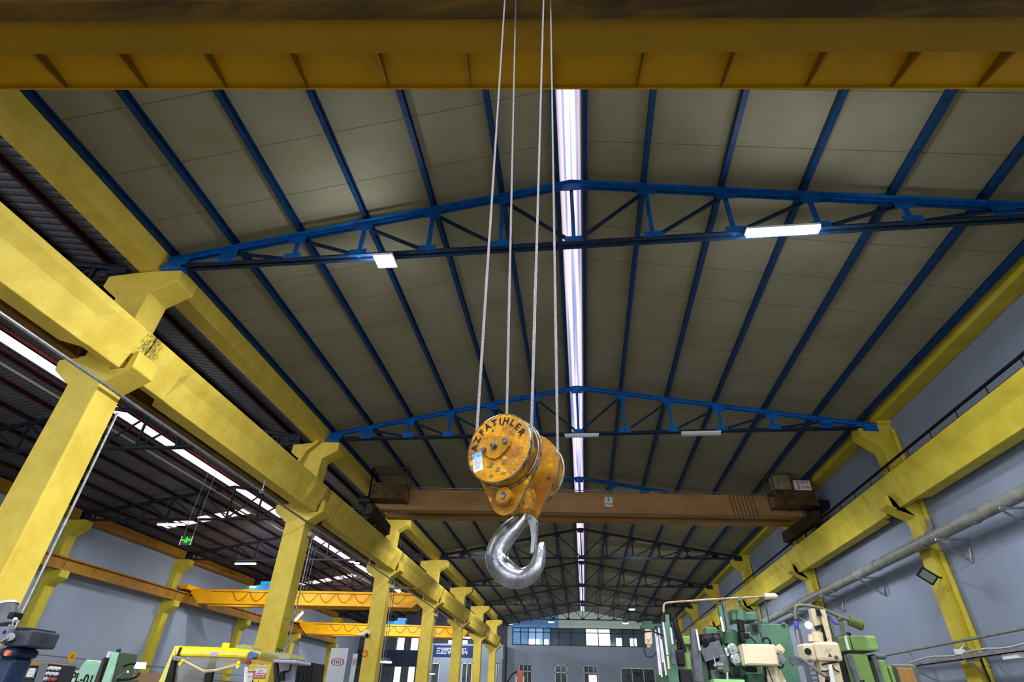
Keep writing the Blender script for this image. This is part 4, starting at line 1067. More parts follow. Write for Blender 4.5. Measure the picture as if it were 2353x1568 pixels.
MB().text('Y', .2, Matrix.Translation((p.x, YC[2] - .02, p.z)) @ Matrix.Rotation(R_(90), 4, 'X'), .006).build('lettering', mat('red_orange_sign', '#cf4a1a', .5), t)
# signs on the second left column
def col_sign(px0, py0, px1, py1, label, m, name='safety_sign', y=None):
    y = YC[1] if y is None else y
    a = at(px0, (py0 + py1) / 2, y); c = at(px1, (py0 + py1) / 2, y); zt = at((px0 + px1) / 2, py0, y).z; zb = at((px0 + px1) / 2, py1, y).z
    t = thing(name, label, 'sign', ((a.x + c.x) / 2, y - .005, zb))
    MB().box(a.x, c.x, y - .012, y - .002, zb, zt).build('sheet', m, t)
    return t, a.x, c.x, zb, zt, y - .014
def ring_mark(t, cx, cz, r, y, m):
    b = MB(); n = 24
    vs = [Vector((cx + rr * math.cos(2 * math.pi * k / n), y, cz + rr * math.sin(2 * math.pi * k / n))) for rr in (r, r * .8) for k in range(n)]
    b.add(vs, [(k, (k + 1) % n, n + (k + 1) % n, n + k) for k in range(n)])
    b.bar((cx - r * .6, y, cz + r * .6), (cx + r * .6, y, cz - r * .6), .004, r * .18)
    b.build('prohibition_mark', m, t)
PR = mat('soft_red_print', '#b84a52', .6); PALE = mat('pale_print', '#8a88a0', .6)
t, xa, xb, za, zb, yy = col_sign(594, 1518, 611, 1533, 'small white prohibition sign, upper one on the second left column', SIGNW)
ring_mark(t, (xa + xb) / 2, zb - .1, .06, yy, PALE); MB().box(xa + .03, xb - .03, yy, yy + .002, za + .05, za + .09).build('print', PALE, t)
t, xa, xb, za, zb, yy = col_sign(583, 1537, 612, 1560, 'larger white prohibition sign with a red text band on the second left column', SIGNW)
ring_mark(t, (xa + xb) / 2 + .02, zb - .13, .09, yy, PR); MB().box(xa, xb, yy - .001, yy + .002, za + .0, za + .14).build('red_band', PR, t)
b = MB(); x = xa + .04
while x < xb - .08:
    w_ = random.uniform(.02, .05); b.box(x, x + w_, yy - .004, yy - .001, za + .085, za + .12); b.box(x, x + w_ * .8, yy - .004, yy - .001, za + .03, za + .055); x += w_ + .015
b.build('lettering', SIGNW, t)
t, xa, xb, za, zb, yy = col_sign(565, 1541, 582, 1590, 'white notice sheet with a red heading on the left edge of the second left column', mat('notice_paper', '#dcd6c8', .6))
MB().box(xa, xb, yy, yy + .002, zb - .06, zb - .02).build('heading', PR, t)
b = MB()
for r_ in range(5):
    for q in range(3): b.cyl((xa + .06 + q * .1, yy, zb - .17 - r_ * .13), (xa + .06 + q * .1, yy + .004, zb - .17 - r_ * .13), .022, n=8)
b.build('pictograms', PALE, t)
t, xa, xb, za, zb, yy = col_sign(577, 1562, 607, 1590, 'yellow warning sign under the red banded sign on the second left column', SIGNY)
MB().prism([((xa + xb) / 2 - .06, zb - .14), ((xa + xb) / 2 + .06, zb - .14), ((xa + xb) / 2, zb - .03)], yy, yy + .002).build('warning_triangle', BLK, t)
def side_sign(y0, y1, z0, z1, label, m):
    t = thing('safety_sign', label, 'sign', (-9.59, (y0 + y1) / 2, z0)); MB().box(-9.598, -9.588, y0, y1, z0, z1).build('sheet', m, t); return t
q = atx(697, 1491, -9.6)
side_sign(YC[1] + .1, YC[1] + .42, 3.86, 4.2, 'small yellow sticker on the right face of the second left column', mat('yellow_green_sticker', '#d0cc48', .5))
t = side_sign(YC[1] + .05, YC[1] + .5, 2.62, 3.0, 'green first aid style sign on the right face of the second left column', mat('green_sign', '#3f8468', .5))
MB().bar((-9.585, YC[1] + .12, 2.7), (-9.585, YC[1] + .42, 2.93), .004, .05).bar((-9.585, YC[1] + .42, 2.7), (-9.585, YC[1] + .12, 2.93), .004, .05).build('arrows', SIGNW, t)
side_sign(YC[1] + .05, YC[1] + .5, 3.05, 3.5, 'olive yellow sign above the green one on the right face of the second left column', mat('olive_sign', '#c4c020', .5))
# red sign boards on the office wall of the side hall
for px, lab in ((776, 'white board with a dark red oval mark, left of the third left column'), (814, 'narrow board with a faint red mark beside the third left column')):
    p = at(px, 1522, 40)
    t = thing('sign_board', lab, 'sign', (p.x, p.y, 0))
    w_ = .6 if px == 776 else .16
    MB().box(p.x - w_, p.x + w_, p.y, p.y + .08, 0, at(px, 1490 if px == 776 else 1503, 40).z).build('board', mat('pale_board', '#a4a8ae', .6), t)
    b = MB(); vs = []
    n = 24; rx, rz = w_ * .75, .2
    for k in (1, .82): vs += [Vector((p.x + rx * k * math.copysign(abs(math.cos(2 * math.pi * j / n)) ** .6, math.cos(2 * math.pi * j / n)), p.y - .005, p.z + rz * k * math.sin(2 * math.pi * j / n))) for j in range(n)]
    b.add(vs, [(j, (j + 1) % n, n + (j + 1) % n, n + j) for j in range(n)])
    for j in range(4): b.box(p.x - rx * .55 + j * rx * .3, p.x - rx * .4 + j * rx * .3, p.y - .006, p.y - .003, p.z - .09, p.z + .09)
    b.build('oval_mark', mat('dark_red_print', '#7a2830', .6), t)
# salmon coloured post head with a hose before the far wall
p = at(1195, 1541, 30)
t = thing('machine_post', 'salmon orange rounded post with white edges before the far windows', 'post', (p.x, p.y, 0))
MB().box(p.x - .17, p.x + .17, p.y, p.y + .3, 0, p.z).build('post', mat('salmon_paint', '#c87058', .5), t, bev=.06)
for s_ in (-1, 1): MB().box(p.x + s_ * .17 - .03, p.x + s_ * .17 + .03, p.y - .03, p.y + .04, 0, p.z - .25).build('white_edge', WHITE, t)
MB().tube([(p.x - .15, p.y, p.z - .05), (p.x - .35, p.y, p.z - .15), (p.x - .6, p.y, p.z - .5), (p.x - .75, p.y, p.z - 1.2), (p.x - .3, p.y + .1, .3)], .035, 8).build('hose', BLACKP, t)
# drain pipe at the far left corner
o = MB().tube([(-9.3, YEND - 6, 0), (-9.3, YEND - 6, 6.3), (-9.1, YEND - 6, 6.6)], .07, 8).build('drain_pipe', PIPEG); tag(o, 'grey downpipe at the far end of the left columns', 'pipe')

# ================================================================ MACHINES
def fb(b, px0, py0, px1, py1, Y, dep, floor=False):
    """box whose front face spans these directions at distance Y"""
    ym = (py0 + py1) / 2
    x0 = at(px0, ym, Y).x; x1 = at(px1, ym, Y).x; zt = at((px0 + px1) / 2, py0, Y).z; zb = 0 if floor else at((px0 + px1) / 2, py1, Y).z
    b.box(x0, x1, Y, Y + dep, zb, zt); return b
def part(name, m, par, boxes, bev=.01, label=None):
    b = MB()
    for q in boxes: fb(b, *q)
    o = b.build(name, m, par, bev=bev)
    if label: o['label'] = label
    return o
# ---- big grey-green machine with the cream switch box (right of centre)
Y = 12.0
c = at(1690, 1568, Y)
ma = thing('boring_machine', 'tall grey-green machine tool with a cream switch box and two round handwheels', 'machine', (c.x, Y + .6, 0))
part('back_column', GREEN, ma, [(1746, 1434, 1826, 1568, 13.0, .7, True), (1752, 1426, 1768, 1436, 13.0, .15), (1796, 1430, 1806, 1437, 12.95, .1)], .02)
part('column', GREEN, ma, [(1655, 1452, 1745, 1500, Y, .75, True)], .02)
part('head_box', GREEN, ma, [(1680, 1401, 1698, 1428, Y - .05, .55), (1697, 1406, 1740, 1427, Y - .05, .5)], .03)
b = MB(); b.cyl(at(1703, 1404, Y - .08), at(1703, 1427, Y - .08), .085, n=24); b.build('rounded_guard', GREEN, ma)
part('window_recess', DGREEN, ma, [(1725, 1432, 1745, 1457, Y - .02, .02)], .005)
part('recess_glass', BLACKP, ma, [(1729, 1436, 1741, 1453, Y - .03, .01)], 0)
b = MB(); b.bar(at(1653, 1392, Y - .1), at(1664, 1453, Y - .1), .07, .09, (0, 1, 0)); b.build('slide_post', GREEN, ma)
b = MB(); b.bar(at(1661, 1379, Y - .12), at(1673, 1447, Y - .12), .055, .1, (0, 1, 0)).bar(at(1650, 1385, Y - .1), at(1658, 1440, Y - .1), .03, .05, (0, 1, 0)); b.build('slide_cover', GREYP, ma)
b = MB(); b.bar(at(1656, 1418, Y - .2), at(1663, 1452, Y - .2), .035, .02, (0, 1, 0)).bar(at(1667, 1489, Y - .2), at(1673, 1508, Y - .2), .04, .02, (0, 1, 0)); b.build('polished_rail', WHITE, ma)
b = MB(); b.cyl(at(1679, 1457, Y - .12), at(1679, 1483, Y - .12), .12, n=28).cyl(at(1679, 1448, Y - .12), at(1679, 1457, Y - .12), .1, .12, n=28); b.build('motor', DGREEN, ma)
b = MB(); b.bar(at(1698, 1428, Y - .1), at(1704, 1478, Y - .1), .07, .08, (0, 1, 0)); b.cyl(at(1702, 1430, Y - .16), at(1706, 1452, Y - .16), .05, n=18); b.build('spindle', DARK, ma)
part('gear_case', DGREEN, ma, [(1662, 1483, 1678, 1530, Y - .14, .3), (1678, 1532, 1712, 1556, Y - .14, .3)], .02)
for px, py in ((1684, 1493), (1692, 1515)):
    p = at(px, py, Y - .3)
    b = MB(); b.cyl(p, p + Vector((0, .06, 0)), .098, n=28).cyl(p + Vector((0, -.02, 0)), p, .07, .095, n=28).cyl(p + Vector((0, -.06, 0)), p, .025, n=14); b.build('handwheel', STEEL, ma)
sb = part('switch_box', CREAM, ma, [(1709, 1481, 1786, 1530, Y - .55, .32)], .02)
part('box_door', CREAM, sb, [(1715, 1486, 1782, 1526, Y - .562, .014)], .004)
b = MB()
for px, py in ((1713, 1484), (1783, 1484), (1716, 1527), (1783, 1527)): p = at(px, py, Y - .56); b.cyl(p, p + Vector((0, .02, 0)), .008, n=8)
b.build('screws', BLACKP, sb)
for px, py, r in ((1792, 1493, .075), (1795, 1514, .07)):
    p = at(px, py, Y - .4); b = MB(); b.cyl(p, p + Vector((0, .12, 0)), r, n=18).cyl(p - Vector((0, .03, 0)), p, r * .5, n=12)
    for k in range(5): b.cyl(p + Vector((r * .95 * math.cos(k * 1.26), .02, r * .95 * math.sin(k * 1.26))), p + Vector((r * .95 * math.cos(k * 1.26), .1, r * .95 * math.sin(k * 1.26))), r * .3, n=8)
    b.build('dial', CREAM2 if py < 1500 else STEEL, ma)
b = MB(); b.tube([at(1788, 1527, Y - .35), at(1790, 1536, Y - .35), at(1798, 1534, Y - .35), at(1800, 1524, Y - .35), at(1795, 1518, Y - .35)], .016, 8)
b.tube([at(1752, 1476, Y - .3), at(1755, 1468, Y - .3), at(1763, 1466, Y - .3), at(1769, 1474, Y - .3), at(1771, 1484, Y - .3)], .02, 8)
b.tube([at(1700, 1470, Y - .2), at(1708, 1462, Y - .25), at(1716, 1458, Y - .25), at(1727, 1468, Y - .2), at(1738, 1478, Y - .2)], .012, 6); b.build('hoses', BLACKP, ma)
part('electric_clutter', DARK, ma, [(1702, 1452, 1712, 1476, Y - .2, .12), (1712, 1455, 1722, 1468, Y - .16, .1), (1686, 1536, 1700, 1552, Y - .2, .12), (1716, 1533, 1740, 1545, Y - .3, .1)], .01)
b = MB(); b.bar(at(1737, 1399, Y), at(1755, 1478, Y), .05, .04, (0, 1, 0)); b.build('conduit', GREYP, ma)
b = MB(); b.tube([at(1738, 1392, 13.0), at(1748, 1385, 13.0), at(1757, 1379, 13.0), at(1761, 1396, 13.0), at(1767, 1430, 13.0)], .014, 6); b.build('wire_guard', DGREEN, ma)
b = MB(); vs = [at(1758, 1533, Y - .3), at(1790, 1532, Y - .3), at(1822, 1600, Y - .3), at(1766, 1600, Y - .3)]; vs += [v + Vector((0, .3, 0)) for v in vs]
b.add(vs, [(3, 2, 1, 0), (4, 5, 6, 7), (0, 1, 5, 4), (1, 2, 6, 5), (2, 3, 7, 6), (3, 0, 4, 7)]); b.build('slanted_cream_cover', CREAM, ma)
b = MB(); b.bar(at(1762, 1533, Y - .33), at(1785, 1590, Y - .33), .012, .012, (0, 1, 0)).bar(at(1757, 1533, Y - .32), at(1762, 1572, Y - .32), .03, .03, (0, 1, 0)); b.build('seam', DARK, ma)
part('work_table', DGREEN, ma, [(1720, 1550, 1756, 1568, Y - .3, .5, True)], .01)
part('light_green_tray', mat('bright_green_tray', '#8fd07e', .45), ma, [(1640, 1562, 1712, 1575, Y - .75, .5)], .01)
part('bed', DARK, ma, [(1640, 1572, 1760, 1600, Y - .7, 1.0, True)], .02)
# left half: arm, chuck and slanted slides
part('left_column', GREEN, ma, [(1605, 1497, 1626, 1568, Y + .05, .6, True), (1623, 1442, 1650, 1470, Y + .4, .4)], .02)
b = MB(); b.bar(at(1594, 1446, Y - .05), at(1606, 1568, Y - .05), .14, .2, (0, 1, 0)); b.build('slide_post', GREYP, ma)
b = MB(); b.bar(at(1600, 1447, Y - .17), at(1608, 1495, Y - .17), .03, .02, (0, 1, 0)); b.build('polished_rail', WHITE, ma)
b = MB(); b.cyl(at(1610, 1477, Y - .1), at(1643, 1473, Y + .1), .13, n=22).cyl(at(1608, 1478, Y - .12), at(1617, 1477, Y - .06), .10, .135, n=22).cyl(at(1640, 1472, Y), at(1655, 1470, Y), .11, n=22); b.build('dark_motor', DARK, ma)
b = MB(); b.bar(at(1612, 1504, Y - .1), at(1658, 1490, Y - .1), .26, .12, (0, 1, 0)); b.build('arm', GREYP, ma)
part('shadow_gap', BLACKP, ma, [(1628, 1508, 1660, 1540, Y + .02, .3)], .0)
part('tool_carriage', GREYP, ma, [(1656, 1505, 1676, 1548, Y - .22, .3), (1650, 1520, 1660, 1545, Y - .2, .2)], .03)
b = MB(); b.cyl(at(1660, 1532, Y - .25), at(1645, 1532, Y - .3), .06, n=20).cyl(at(1645, 1532, Y - .3), at(1640, 1528, Y - .3), .03, n=12).bar(at(1640, 1511, Y - .3), at(1645, 1530, Y - .3), .02, .02); b.build('chuck', STEEL, ma)
b = MB(); b.cyl(at(1671, 1546, Y - .2), at(1672, 1566, Y - .2), .035, n=14); b.build('boring_bar', STEEL, ma)
part('knee', GREYP, ma, [(1634, 1540, 1655, 1566, Y - .1, .4, True)], .02)
# counterweighted jib tube across the top
bm = thing('jib_boom', 'long thin beige tube arm with a square counterweight above the grey-green machine', 'arm', at(1703, 1400, Y - .1))
b = MB(); b.tube([at(1525, 1408, Y - .25), at(1525, 1395, Y - .25), at(1526.5, 1389, Y - .25), at(1530, 1386.5, Y - .25), at(1536, 1385.5, Y - .25), at(1620, 1379, Y - .2), at(1700, 1374.5, Y - .15), at(1758, 1371.5, Y - .1)], .02, 10)
b.build('tube', mat('worn_beige_tube', '#b09a7c', .5, color2='#7c6a56', scale=8), bm)
b = MB(); b.cyl(at(1757, 1371.5, Y - .1), at(1782, 1371, Y - .1), .058, n=8).cyl(at(1782, 1371, Y - .1), at(1786, 1371, Y - .1), .035, n=8); b.build('counterweight', CREAM2, bm)
b = MB(); b.cyl(at(1699, 1376, Y - .1), at(1703, 1402, Y - .1), .022, n=10).cyl(at(1698, 1374, Y - .14), at(1700, 1382, Y - .14), .05, n=12); b.build('pivot_post', GREEN, bm)
# light green machine between
mg = thing('drill_column', 'narrow leaf-green machine column standing between the grey machines', 'machine', at(1579, 1568, 13.2))
mg.location.z = 0
part('column', GREEN2, mg, [(1577, 1483, 1586, 1535, 13.2, .3, True)], .01)
part('head', GREEN2, mg, [(1570, 1462, 1588, 1482, 13.1, .4)], .02)
# ---- multi spindle machine at the left of the group
Y = 11.0
c = at(1530, 1568, Y)
mb_ = thing('multi_spindle_drill', 'green machine with four shiny vertical rods and a hanging cream filter cylinder', 'machine', (c.x, Y + .3, 0))
part('column', GREEN, mb_, [(1528, 1413, 1542, 1490, Y + .2, .3), (1530, 1480, 1556, 1568, Y + .15, .4, True)], .01)
part('top_bracket', DGREEN, mb_, [(1476, 1428, 1500, 1439, Y, .12), (1500, 1434, 1524, 1442, Y + .02, .1)], .01)
part('lower_casting', DGREEN, mb_, [(1513, 1545, 1535, 1568, Y, .3, True)], .02)
for (ax, ay, bx, by_, r) in ((1505.5, 1449, 1517, 1552, .022), (1510, 1462, 1521, 1557, .018), (1513.5, 1443, 1523, 1523, .018), (1519, 1470, 1531, 1553, .018), (1523.5, 1429, 1534, 1506, .024), (1541, 1443, 1546, 1481, .022)):
    MB().cyl(at(ax, ay, Y - .02), at(bx, by_, Y - .02), r, n=12).build('polished_rod', mat('bright_polished_rod', '#d8d6de', .25, .6), mb_)
b = MB(); b.cyl(at(1524.5, 1409, Y - .05), at(1525.5, 1430, Y - .05), .03, n=10); b.build('black_sleeve', BLACKP, mb_)
b = MB(); b.cyl(at(1489.5, 1448, Y - .06), at(1491, 1481, Y - .06), .065, n=20).cyl(at(1491, 1481, Y - .06), at(1491.3, 1489, Y - .06), .05, .03, n=16); b.build('filter_cylinder', CREAM2, mb_)
part('filter_head', DGREEN, mb_, [(1472, 1437, 1503, 1447, Y - .1, .18)], .01)
b = MB(); b.cyl(at(1488.5, 1451, Y - .06), at(1489, 1454, Y - .06), .072, n=20); b.build('clamp', BLACKP, mb_)
b = MB(); b.tube([at(1481, 1486, Y - .05), at(1480, 1497, Y - .05), at(1485, 1508, Y - .05), at(1494, 1512, Y - .05), at(1502, 1508, Y - .05), at(1507, 1500, Y)], .009, 8).tube([at(1499, 1448, Y - .1), at(1506, 1454, Y - .1), at(1516, 1458, Y - .1), at(1524, 1462, Y)], .012, 8); b.build('hose', BLACKP, mb_)
b = MB(); b.cyl(at(1547, 1497, Y - .02), at(1549, 1527, Y - .02), .045, n=14).cyl(at(1547, 1490, Y - .02), at(1547, 1497, Y - .02), .045, n=14); b.build('hanging_pendant', GREYP, mb_)
b = MB(); b.cyl(at(1534, 1508, Y - .02), at(1537.5, 1538, Y - .02), .02, n=10); b.build('threaded_rod', CREAM2, mb_)
part('dark_carriage', DARK, mb_, [(1555, 1494, 1574, 1530, Y + .3, .3), (1562, 1538, 1592, 1568, Y + .2, .5, True)], .02)
b = MB()
for k in range(6): b.cyl(at(1545 + k * 3, 1410 + k * 16, Y + .6), at(1550 + k * 2.8, 1428 + k * 15, Y + .6), .03, n=8)
b.cyl(at(1545, 1412, Y + .62), at(1572, 1500, Y + .62), .05, n=10); b.build('articulated_conduit', DARK, mb_)

# ---- leaf green milling machine at the right
Y = 10.0
c = at(1990, 1568, Y)
mm = thing('milling_machine', 'leaf-green milling machine with a boxy head and grey gaps', 'machine', (c.x, Y + .4, 0))
part('head_cover', GREEN2, mm, [(1957, 1461, 2018, 1496, Y, .7)], .03)
part('head_side', GREEN2, mm, [(1944, 1461, 1957, 1496, Y + .02, .6)], .02)
part('head_seam', DARK, mm, [(1956, 1462, 1957, 1496, Y - .004, .01)], 0)
b = MB(); vs = [at(1908, 1468, Y + .3), at(1940, 1459, Y + .3), at(1944, 1478, Y + .3), at(1914, 1482, Y + .3)]; vs += [v + Vector((0, .4, 0)) for v in vs]
b.add(vs, [(3, 2, 1, 0), (4, 5, 6, 7), (0, 1, 5, 4), (1, 2, 6, 5), (2, 3, 7, 6), (3, 0, 4, 7)]); b.build('ram', GREYP, mm)
part('column', GREEN2, mm, [(1956, 1503, 2003, 1568, Y + .05, .6, True)], .03)
part('side_door', GREEN2, mm, [(2010, 1516, 2042, 1568, Y + .15, .5, True), (2046, 1531, 2056, 1568, Y + .3, .4, True)], .03)
part('grey_ledge', GREYP, mm, [(2006, 1503, 2040, 1515, Y + .2, .5)], .05)
b = MB(); b.bar(at(2006, 1508, Y + .1), at(2026, 1572, Y + .1), .06, .05, (0, 1, 0)); b.build('grey_seam_strip', GREYP, mm); b = MB(); b.bar(at(1948, 1504, Y), at(1972, 1572, Y), .07, .08, (0, 1, 0)); b.build('grey_seam_strip', GREYP, mm)
part('dark_gap', DARK, mm, [(1938, 1500, 1955, 1568, Y + .2, .4, True)], .02)
b = MB(); b.bar(at(1941, 1461, Y - .01), at(1950, 1494, Y - .01), .03, .02, (0, 1, 0)); b.build('bright_edge', WHITE, mm)
b = MB(); b.cyl(at(1950, 1455, Y + .2), at(1950, 1461, Y + .2), .035, n=12); b.build('cap', BLACKP, mm)
b = MB(); b.tube([at(1975, 1568, Y - .02), at(1978, 1565, Y - .04), at(1984, 1565, Y - .04), at(1986, 1569, Y - .02)], .012, 8); b.build('handle', BLACKP, mm)
# boom with olive counterweight
bm = thing('jib_boom', 'olive-grey bent tube arm with a round olive counterweight and blue tape', 'arm', at(1938, 1462, Y))
gt = mat('olive_grey_tube', '#6b6d58', .5, color2='#5a5e48', scale=5)
MB().tube([at(1829, 1424, Y - .2), at(1827, 1410, Y - .2), at(1828, 1397, Y - .2), at(1833, 1392, Y - .2), at(1843, 1391, Y - .2), at(1864, 1394, Y - .2), at(1890, 1400, Y - .15), at(1920, 1414, Y - .1), at(1954, 1427, Y - .05)], .024, 10).build('tube', gt, bm)
MB().cyl(at(1951, 1426, Y - .05), at(1979, 1438, Y - .05), .075, n=24).cyl(at(1979, 1438, Y - .05), at(1982, 1439, Y - .05), .075, .06, n=24).build('counterweight', mat('olive_enamel', '#55663a', .45), bm)
MB().cyl(at(1930, 1420, Y - .05), at(1938, 1461, Y - .05), .028, n=12).cyl(at(1926, 1419, Y - .1), at(1932, 1423, Y - .02), .04, n=12).build('pivot_post', gt, bm)
bt = mat('blue_tape', '#3a3fae', .5, color2='#5a60c8', scale=12)
MB().cyl(at(1829, 1428, Y - .2), at(1830.5, 1446, Y - .2), .032, n=12).tube([at(1902, 1415, Y - .1), at(1909, 1423, Y - .1), at(1918, 1434, Y - .1), at(1927, 1434, Y - .1)], .016, 8).build('blue_tape', bt, bm)
MB().tube([at(1890, 1402, Y - .12), at(1897, 1410, Y - .1), at(1902, 1415, Y - .1)], .012, 8).tube([at(1831, 1446, Y - .2), at(1838, 1490, Y - .15), at(1842, 1520, Y - .1), at(1852, 1568, Y - .1)], .02, 8).build('cable', mat('pale_steel_cable', '#9a9ca4', .4), bm)
# grey lattice frame behind
gf = thing('steel_frame', 'grey upright steel frame with rungs behind the bent boom', 'frame', (at(1845, 1568, Y + .4).x, Y + .4, 0))
b = MB(); b.bar(at(1832, 1446, Y + .4), at(1868, 1600, Y + .4), .08, .05, (0, 1, 0)).bar(at(1871, 1500, Y + .45), at(1892, 1600, Y + .45), .05, .05, (0, 1, 0))
for k in range(4): b.bar(at(1853 + k * 3, 1532 + k * 11, Y + .42), at(1880 + k * 3, 1529 + k * 11, Y + .42), .02, .02)
b.build('upright', GREYP, gf)
x = at(1868, 1600, Y + .4).x; MB().box(x - .05, x + .05, Y + .38, Y + .43, 0, at(1868, 1600, Y + .4).z + .05).build('foot', GREYP, gf)
# ---- cream turret unit in front
Y = 9.4
c = at(1905, 1568, Y)
mc = thing('tapping_unit', 'chipped cream machine head on a slim column with a big rounded box', 'machine', (c.x, Y + .2, 0))
part('head_box', CREAM2, mc, [(1876, 1475, 1934, 1520, Y - .1, .35)], .04)
part('side_cap', CREAM2, mc, [(1849, 1479, 1874, 1520, Y - .05, .3)], .03)
b = MB(); p = at(1857, 1498, Y - .06); b.cyl(p, p + Vector((0, .02, 0)), .045, n=18); b.build('port', DARK, mc)
b = MB(); p = at(1908, 1510, Y - .105); b.prism([(p.x - .03, p.z), (p.x + .03, p.z), (p.x, p.z + .05)], p.y, p.y + .005); p = at(1922, 1512, Y - .105); b.cyl(p, p + Vector((0, .005, 0)), .028, n=16); b.build('badge', mat('faded_badge', '#5d4c3c', .6), mc)
b = MB(); b.cyl(at(1877, 1454, Y + .05), at(1880, 1476, Y + .05), .075, n=24).cyl(at(1866, 1460, Y + .1), at(1868, 1476, Y + .1), .06, n=16); b.build('motor_drum', CREAM2, mc)
b = MB(); b.bar(at(1864, 1400, Y + .15), at(1879, 1450, Y + .15), .07, .1, (0, 1, 0)).bar(at(1887, 1402, Y + .15), at(1903, 1476, Y + .15), .08, .1, (0, 1, 0)).bar(at(1875, 1404, Y + .2), at(1890, 1440, Y + .2), .09, .04, (0, 1, 0)); b.build('guide_rails', CREAM2, mc)
b = MB(); b.bar(at(1878, 1402, Y + .1), at(1882, 1416, Y + .1), .06, .05, (0, 1, 0)); b.build('black_fitting', BLACKP, mc)
MB().bar(at(1874, 1444, Y + .05), at(1890, 1440, Y + .05), .06, .05).build('black_fitting', BLACKP, mc)
MB().bar(at(1888, 1442, Y + .1), at(1897, 1474, Y + .1), .04, .04, (0, 1, 0)).build('black_fitting', BLACKP, mc)
b = MB(); b.bar(at(1888, 1521, Y + .05), at(1905, 1600, Y + .05), .12, .16, (0, 1, 0)).bar(at(1912, 1523, Y + .05), at(1930, 1600, Y + .05), .13, .14, (0, 1, 0)); b.build('column', CREAM2, mc)
b = MB(); b.bar(at(1906, 1527, Y - .06), at(1920, 1600, Y - .06), .05, .03, (0, 1, 0)); b.build('white_strip', WHITE, mc)
b = MB(); b.tube([at(1888, 1528, Y - .05), at(1898, 1526, Y - .08), at(1908, 1524, Y - .08), at(1926, 1521, Y - .05)], .012, 8).tube([at(1887, 1543, Y - .05), at(1898, 1544, Y - .08), at(1904, 1541, Y - .08)], .01, 8).tube([at(1912, 1530, Y - .05), at(1918, 1540, Y - .09), at(1928, 1545, Y - .05)], .01, 8); b.build('cables', BLACKP, mc)
q = at(1915, 1600, Y); MB().box(q.x - .3, q.x + .3, Y - .1, Y + .35, 0, q.z + .03).build('base', GREYP, mc)
# gooseneck mirror lamp in front of it
gl = thing('machine_lamp', 'flat grey lamp head on a jointed arm before the cream machine', 'lamp', at(1900, 1563, Y - .3))
vs = [at(1814, 1510, Y - .5), at(1838, 1513, Y - .5), at(1848, 1529, Y - .5), at(1825, 1532, Y - .5), at(1818, 1524, Y - .5)]; vs += [v + Vector((0, .05, 0)) for v in vs]
MB().add(vs, [(4, 3, 2, 1, 0), (5, 6, 7, 8, 9)] + [(k, (k + 1) % 5, 5 + (k + 1) % 5, 5 + k) for k in range(5)]).build('lamp_head', GREYP, gl)
MB().cyl(at(1836, 1511, Y - .5), at(1903, 1560, Y - .3), .022, n=10).cyl(at(1824, 1506, Y - .5), at(1840, 1512, Y - .5), .01, n=8).build('arm', PIPEG, gl)
MB().cyl(at(1902, 1558, Y - .35), at(1900, 1580, Y - .1), .03, n=10).build('joint', BLACKP, gl)
# cabinet with a brown rounded window
cb = thing('control_cabinet', 'olive machine cabinet with a brown rounded front panel by the right wall', 'cabinet', (at(2085, 1568, 10.6).x, 10.9, 0))
part('body', mat('olive_grey_cabinet', '#5d6a4c', .45), cb, [(2058, 1526, 2114, 1568, 10.6, .6, True)], .05)
part('frame', GREYP, cb, [(2062, 1529, 2108, 1568, 10.57, .03, True)], .03)
part('brown_panel', mat('brown_board', '#96713f', .5, color2='#83602f', scale=2, stretch=(6, 1, .5)), cb, [(2066, 1535, 2103, 1568, 10.55, .03, True)], .02)
t = thing('bright_lamp', 'small bright lamp glowing on the right wall behind the cream rails', 'lamp', atx(1859, 1437, 10.75) - Vector((0, 0, .15)))
p = atx(1859, 1437, 10.75)
MB().cyl(p, p + Vector((.0, .12, 0)), .15, n=20).build('lens', GLOW, t)
MB().cyl(p + Vector((0, .12, 0)), (XR, p.y + .2, p.z), .04, n=8).build('bracket', GREYP, t)
for px, py, Y_, r in ((1869, 1449, 9.2, .02),):
    p = at(px, py, Y_); 

# ---- bottom left: drilling machine with dark head
Y = 4.6
c = at(20, 1568, Y)
md = thing('drilling_machine', 'dark grey drilling machine head cut by the left frame edge', 'machine', (c.x, Y + .2, 0))
b = MB(); b.cyl(at(6, 1440, Y + .1), at(13, 1393, Y + .1), .085, n=24); b.build('motor', GREYP, md)
b = MB(); b.cyl(at(13, 1394, Y + .1), at(14, 1388, Y + .1), .092, .08, n=24); b.build('motor_cap', mat('pale_motor_cap', '#aeb4b4', .4), md)
part('terminal_box', BLACKP, md, [(17, 1406, 30, 1422, Y - .02, .1)], .01)
part('head_casting', mat('dark_slate_casting', '#3a3e48', .45, color2='#2e323a', scale=8), md, [(14, 1447, 67, 1486, Y, .3)], .015)
part('head_top', DARK, md, [(20, 1442, 68, 1450, Y + .0, .28)], .01)
part('side_plate', mat('slate_lavender_paint', '#6c6d80', .45), md, [(-12, 1440, 14, 1478, Y - .06, .2)], .01)
part('body', mat('navy_machine_paint', '#22304a', .4), md, [(-10, 1486, 36, 1512, Y + .02, .25)], .04)
b = MB(); p = at(15, 1501, Y - .0); b.cyl(p, p + Vector((0, .03, 0)), .022, n=16); b.build('indicator', mat('orange_indicator', '#d06a50', .4, emit=.2), md)
part('column', mat('navy_machine_paint', '#22304a', .4), md, [(-25, 1510, 20, 1568, Y + .06, .2, True)], .03)
part('base', DARK, md, [(-40, 1600, 60, 1620, Y - .1, .6, True)], .02)
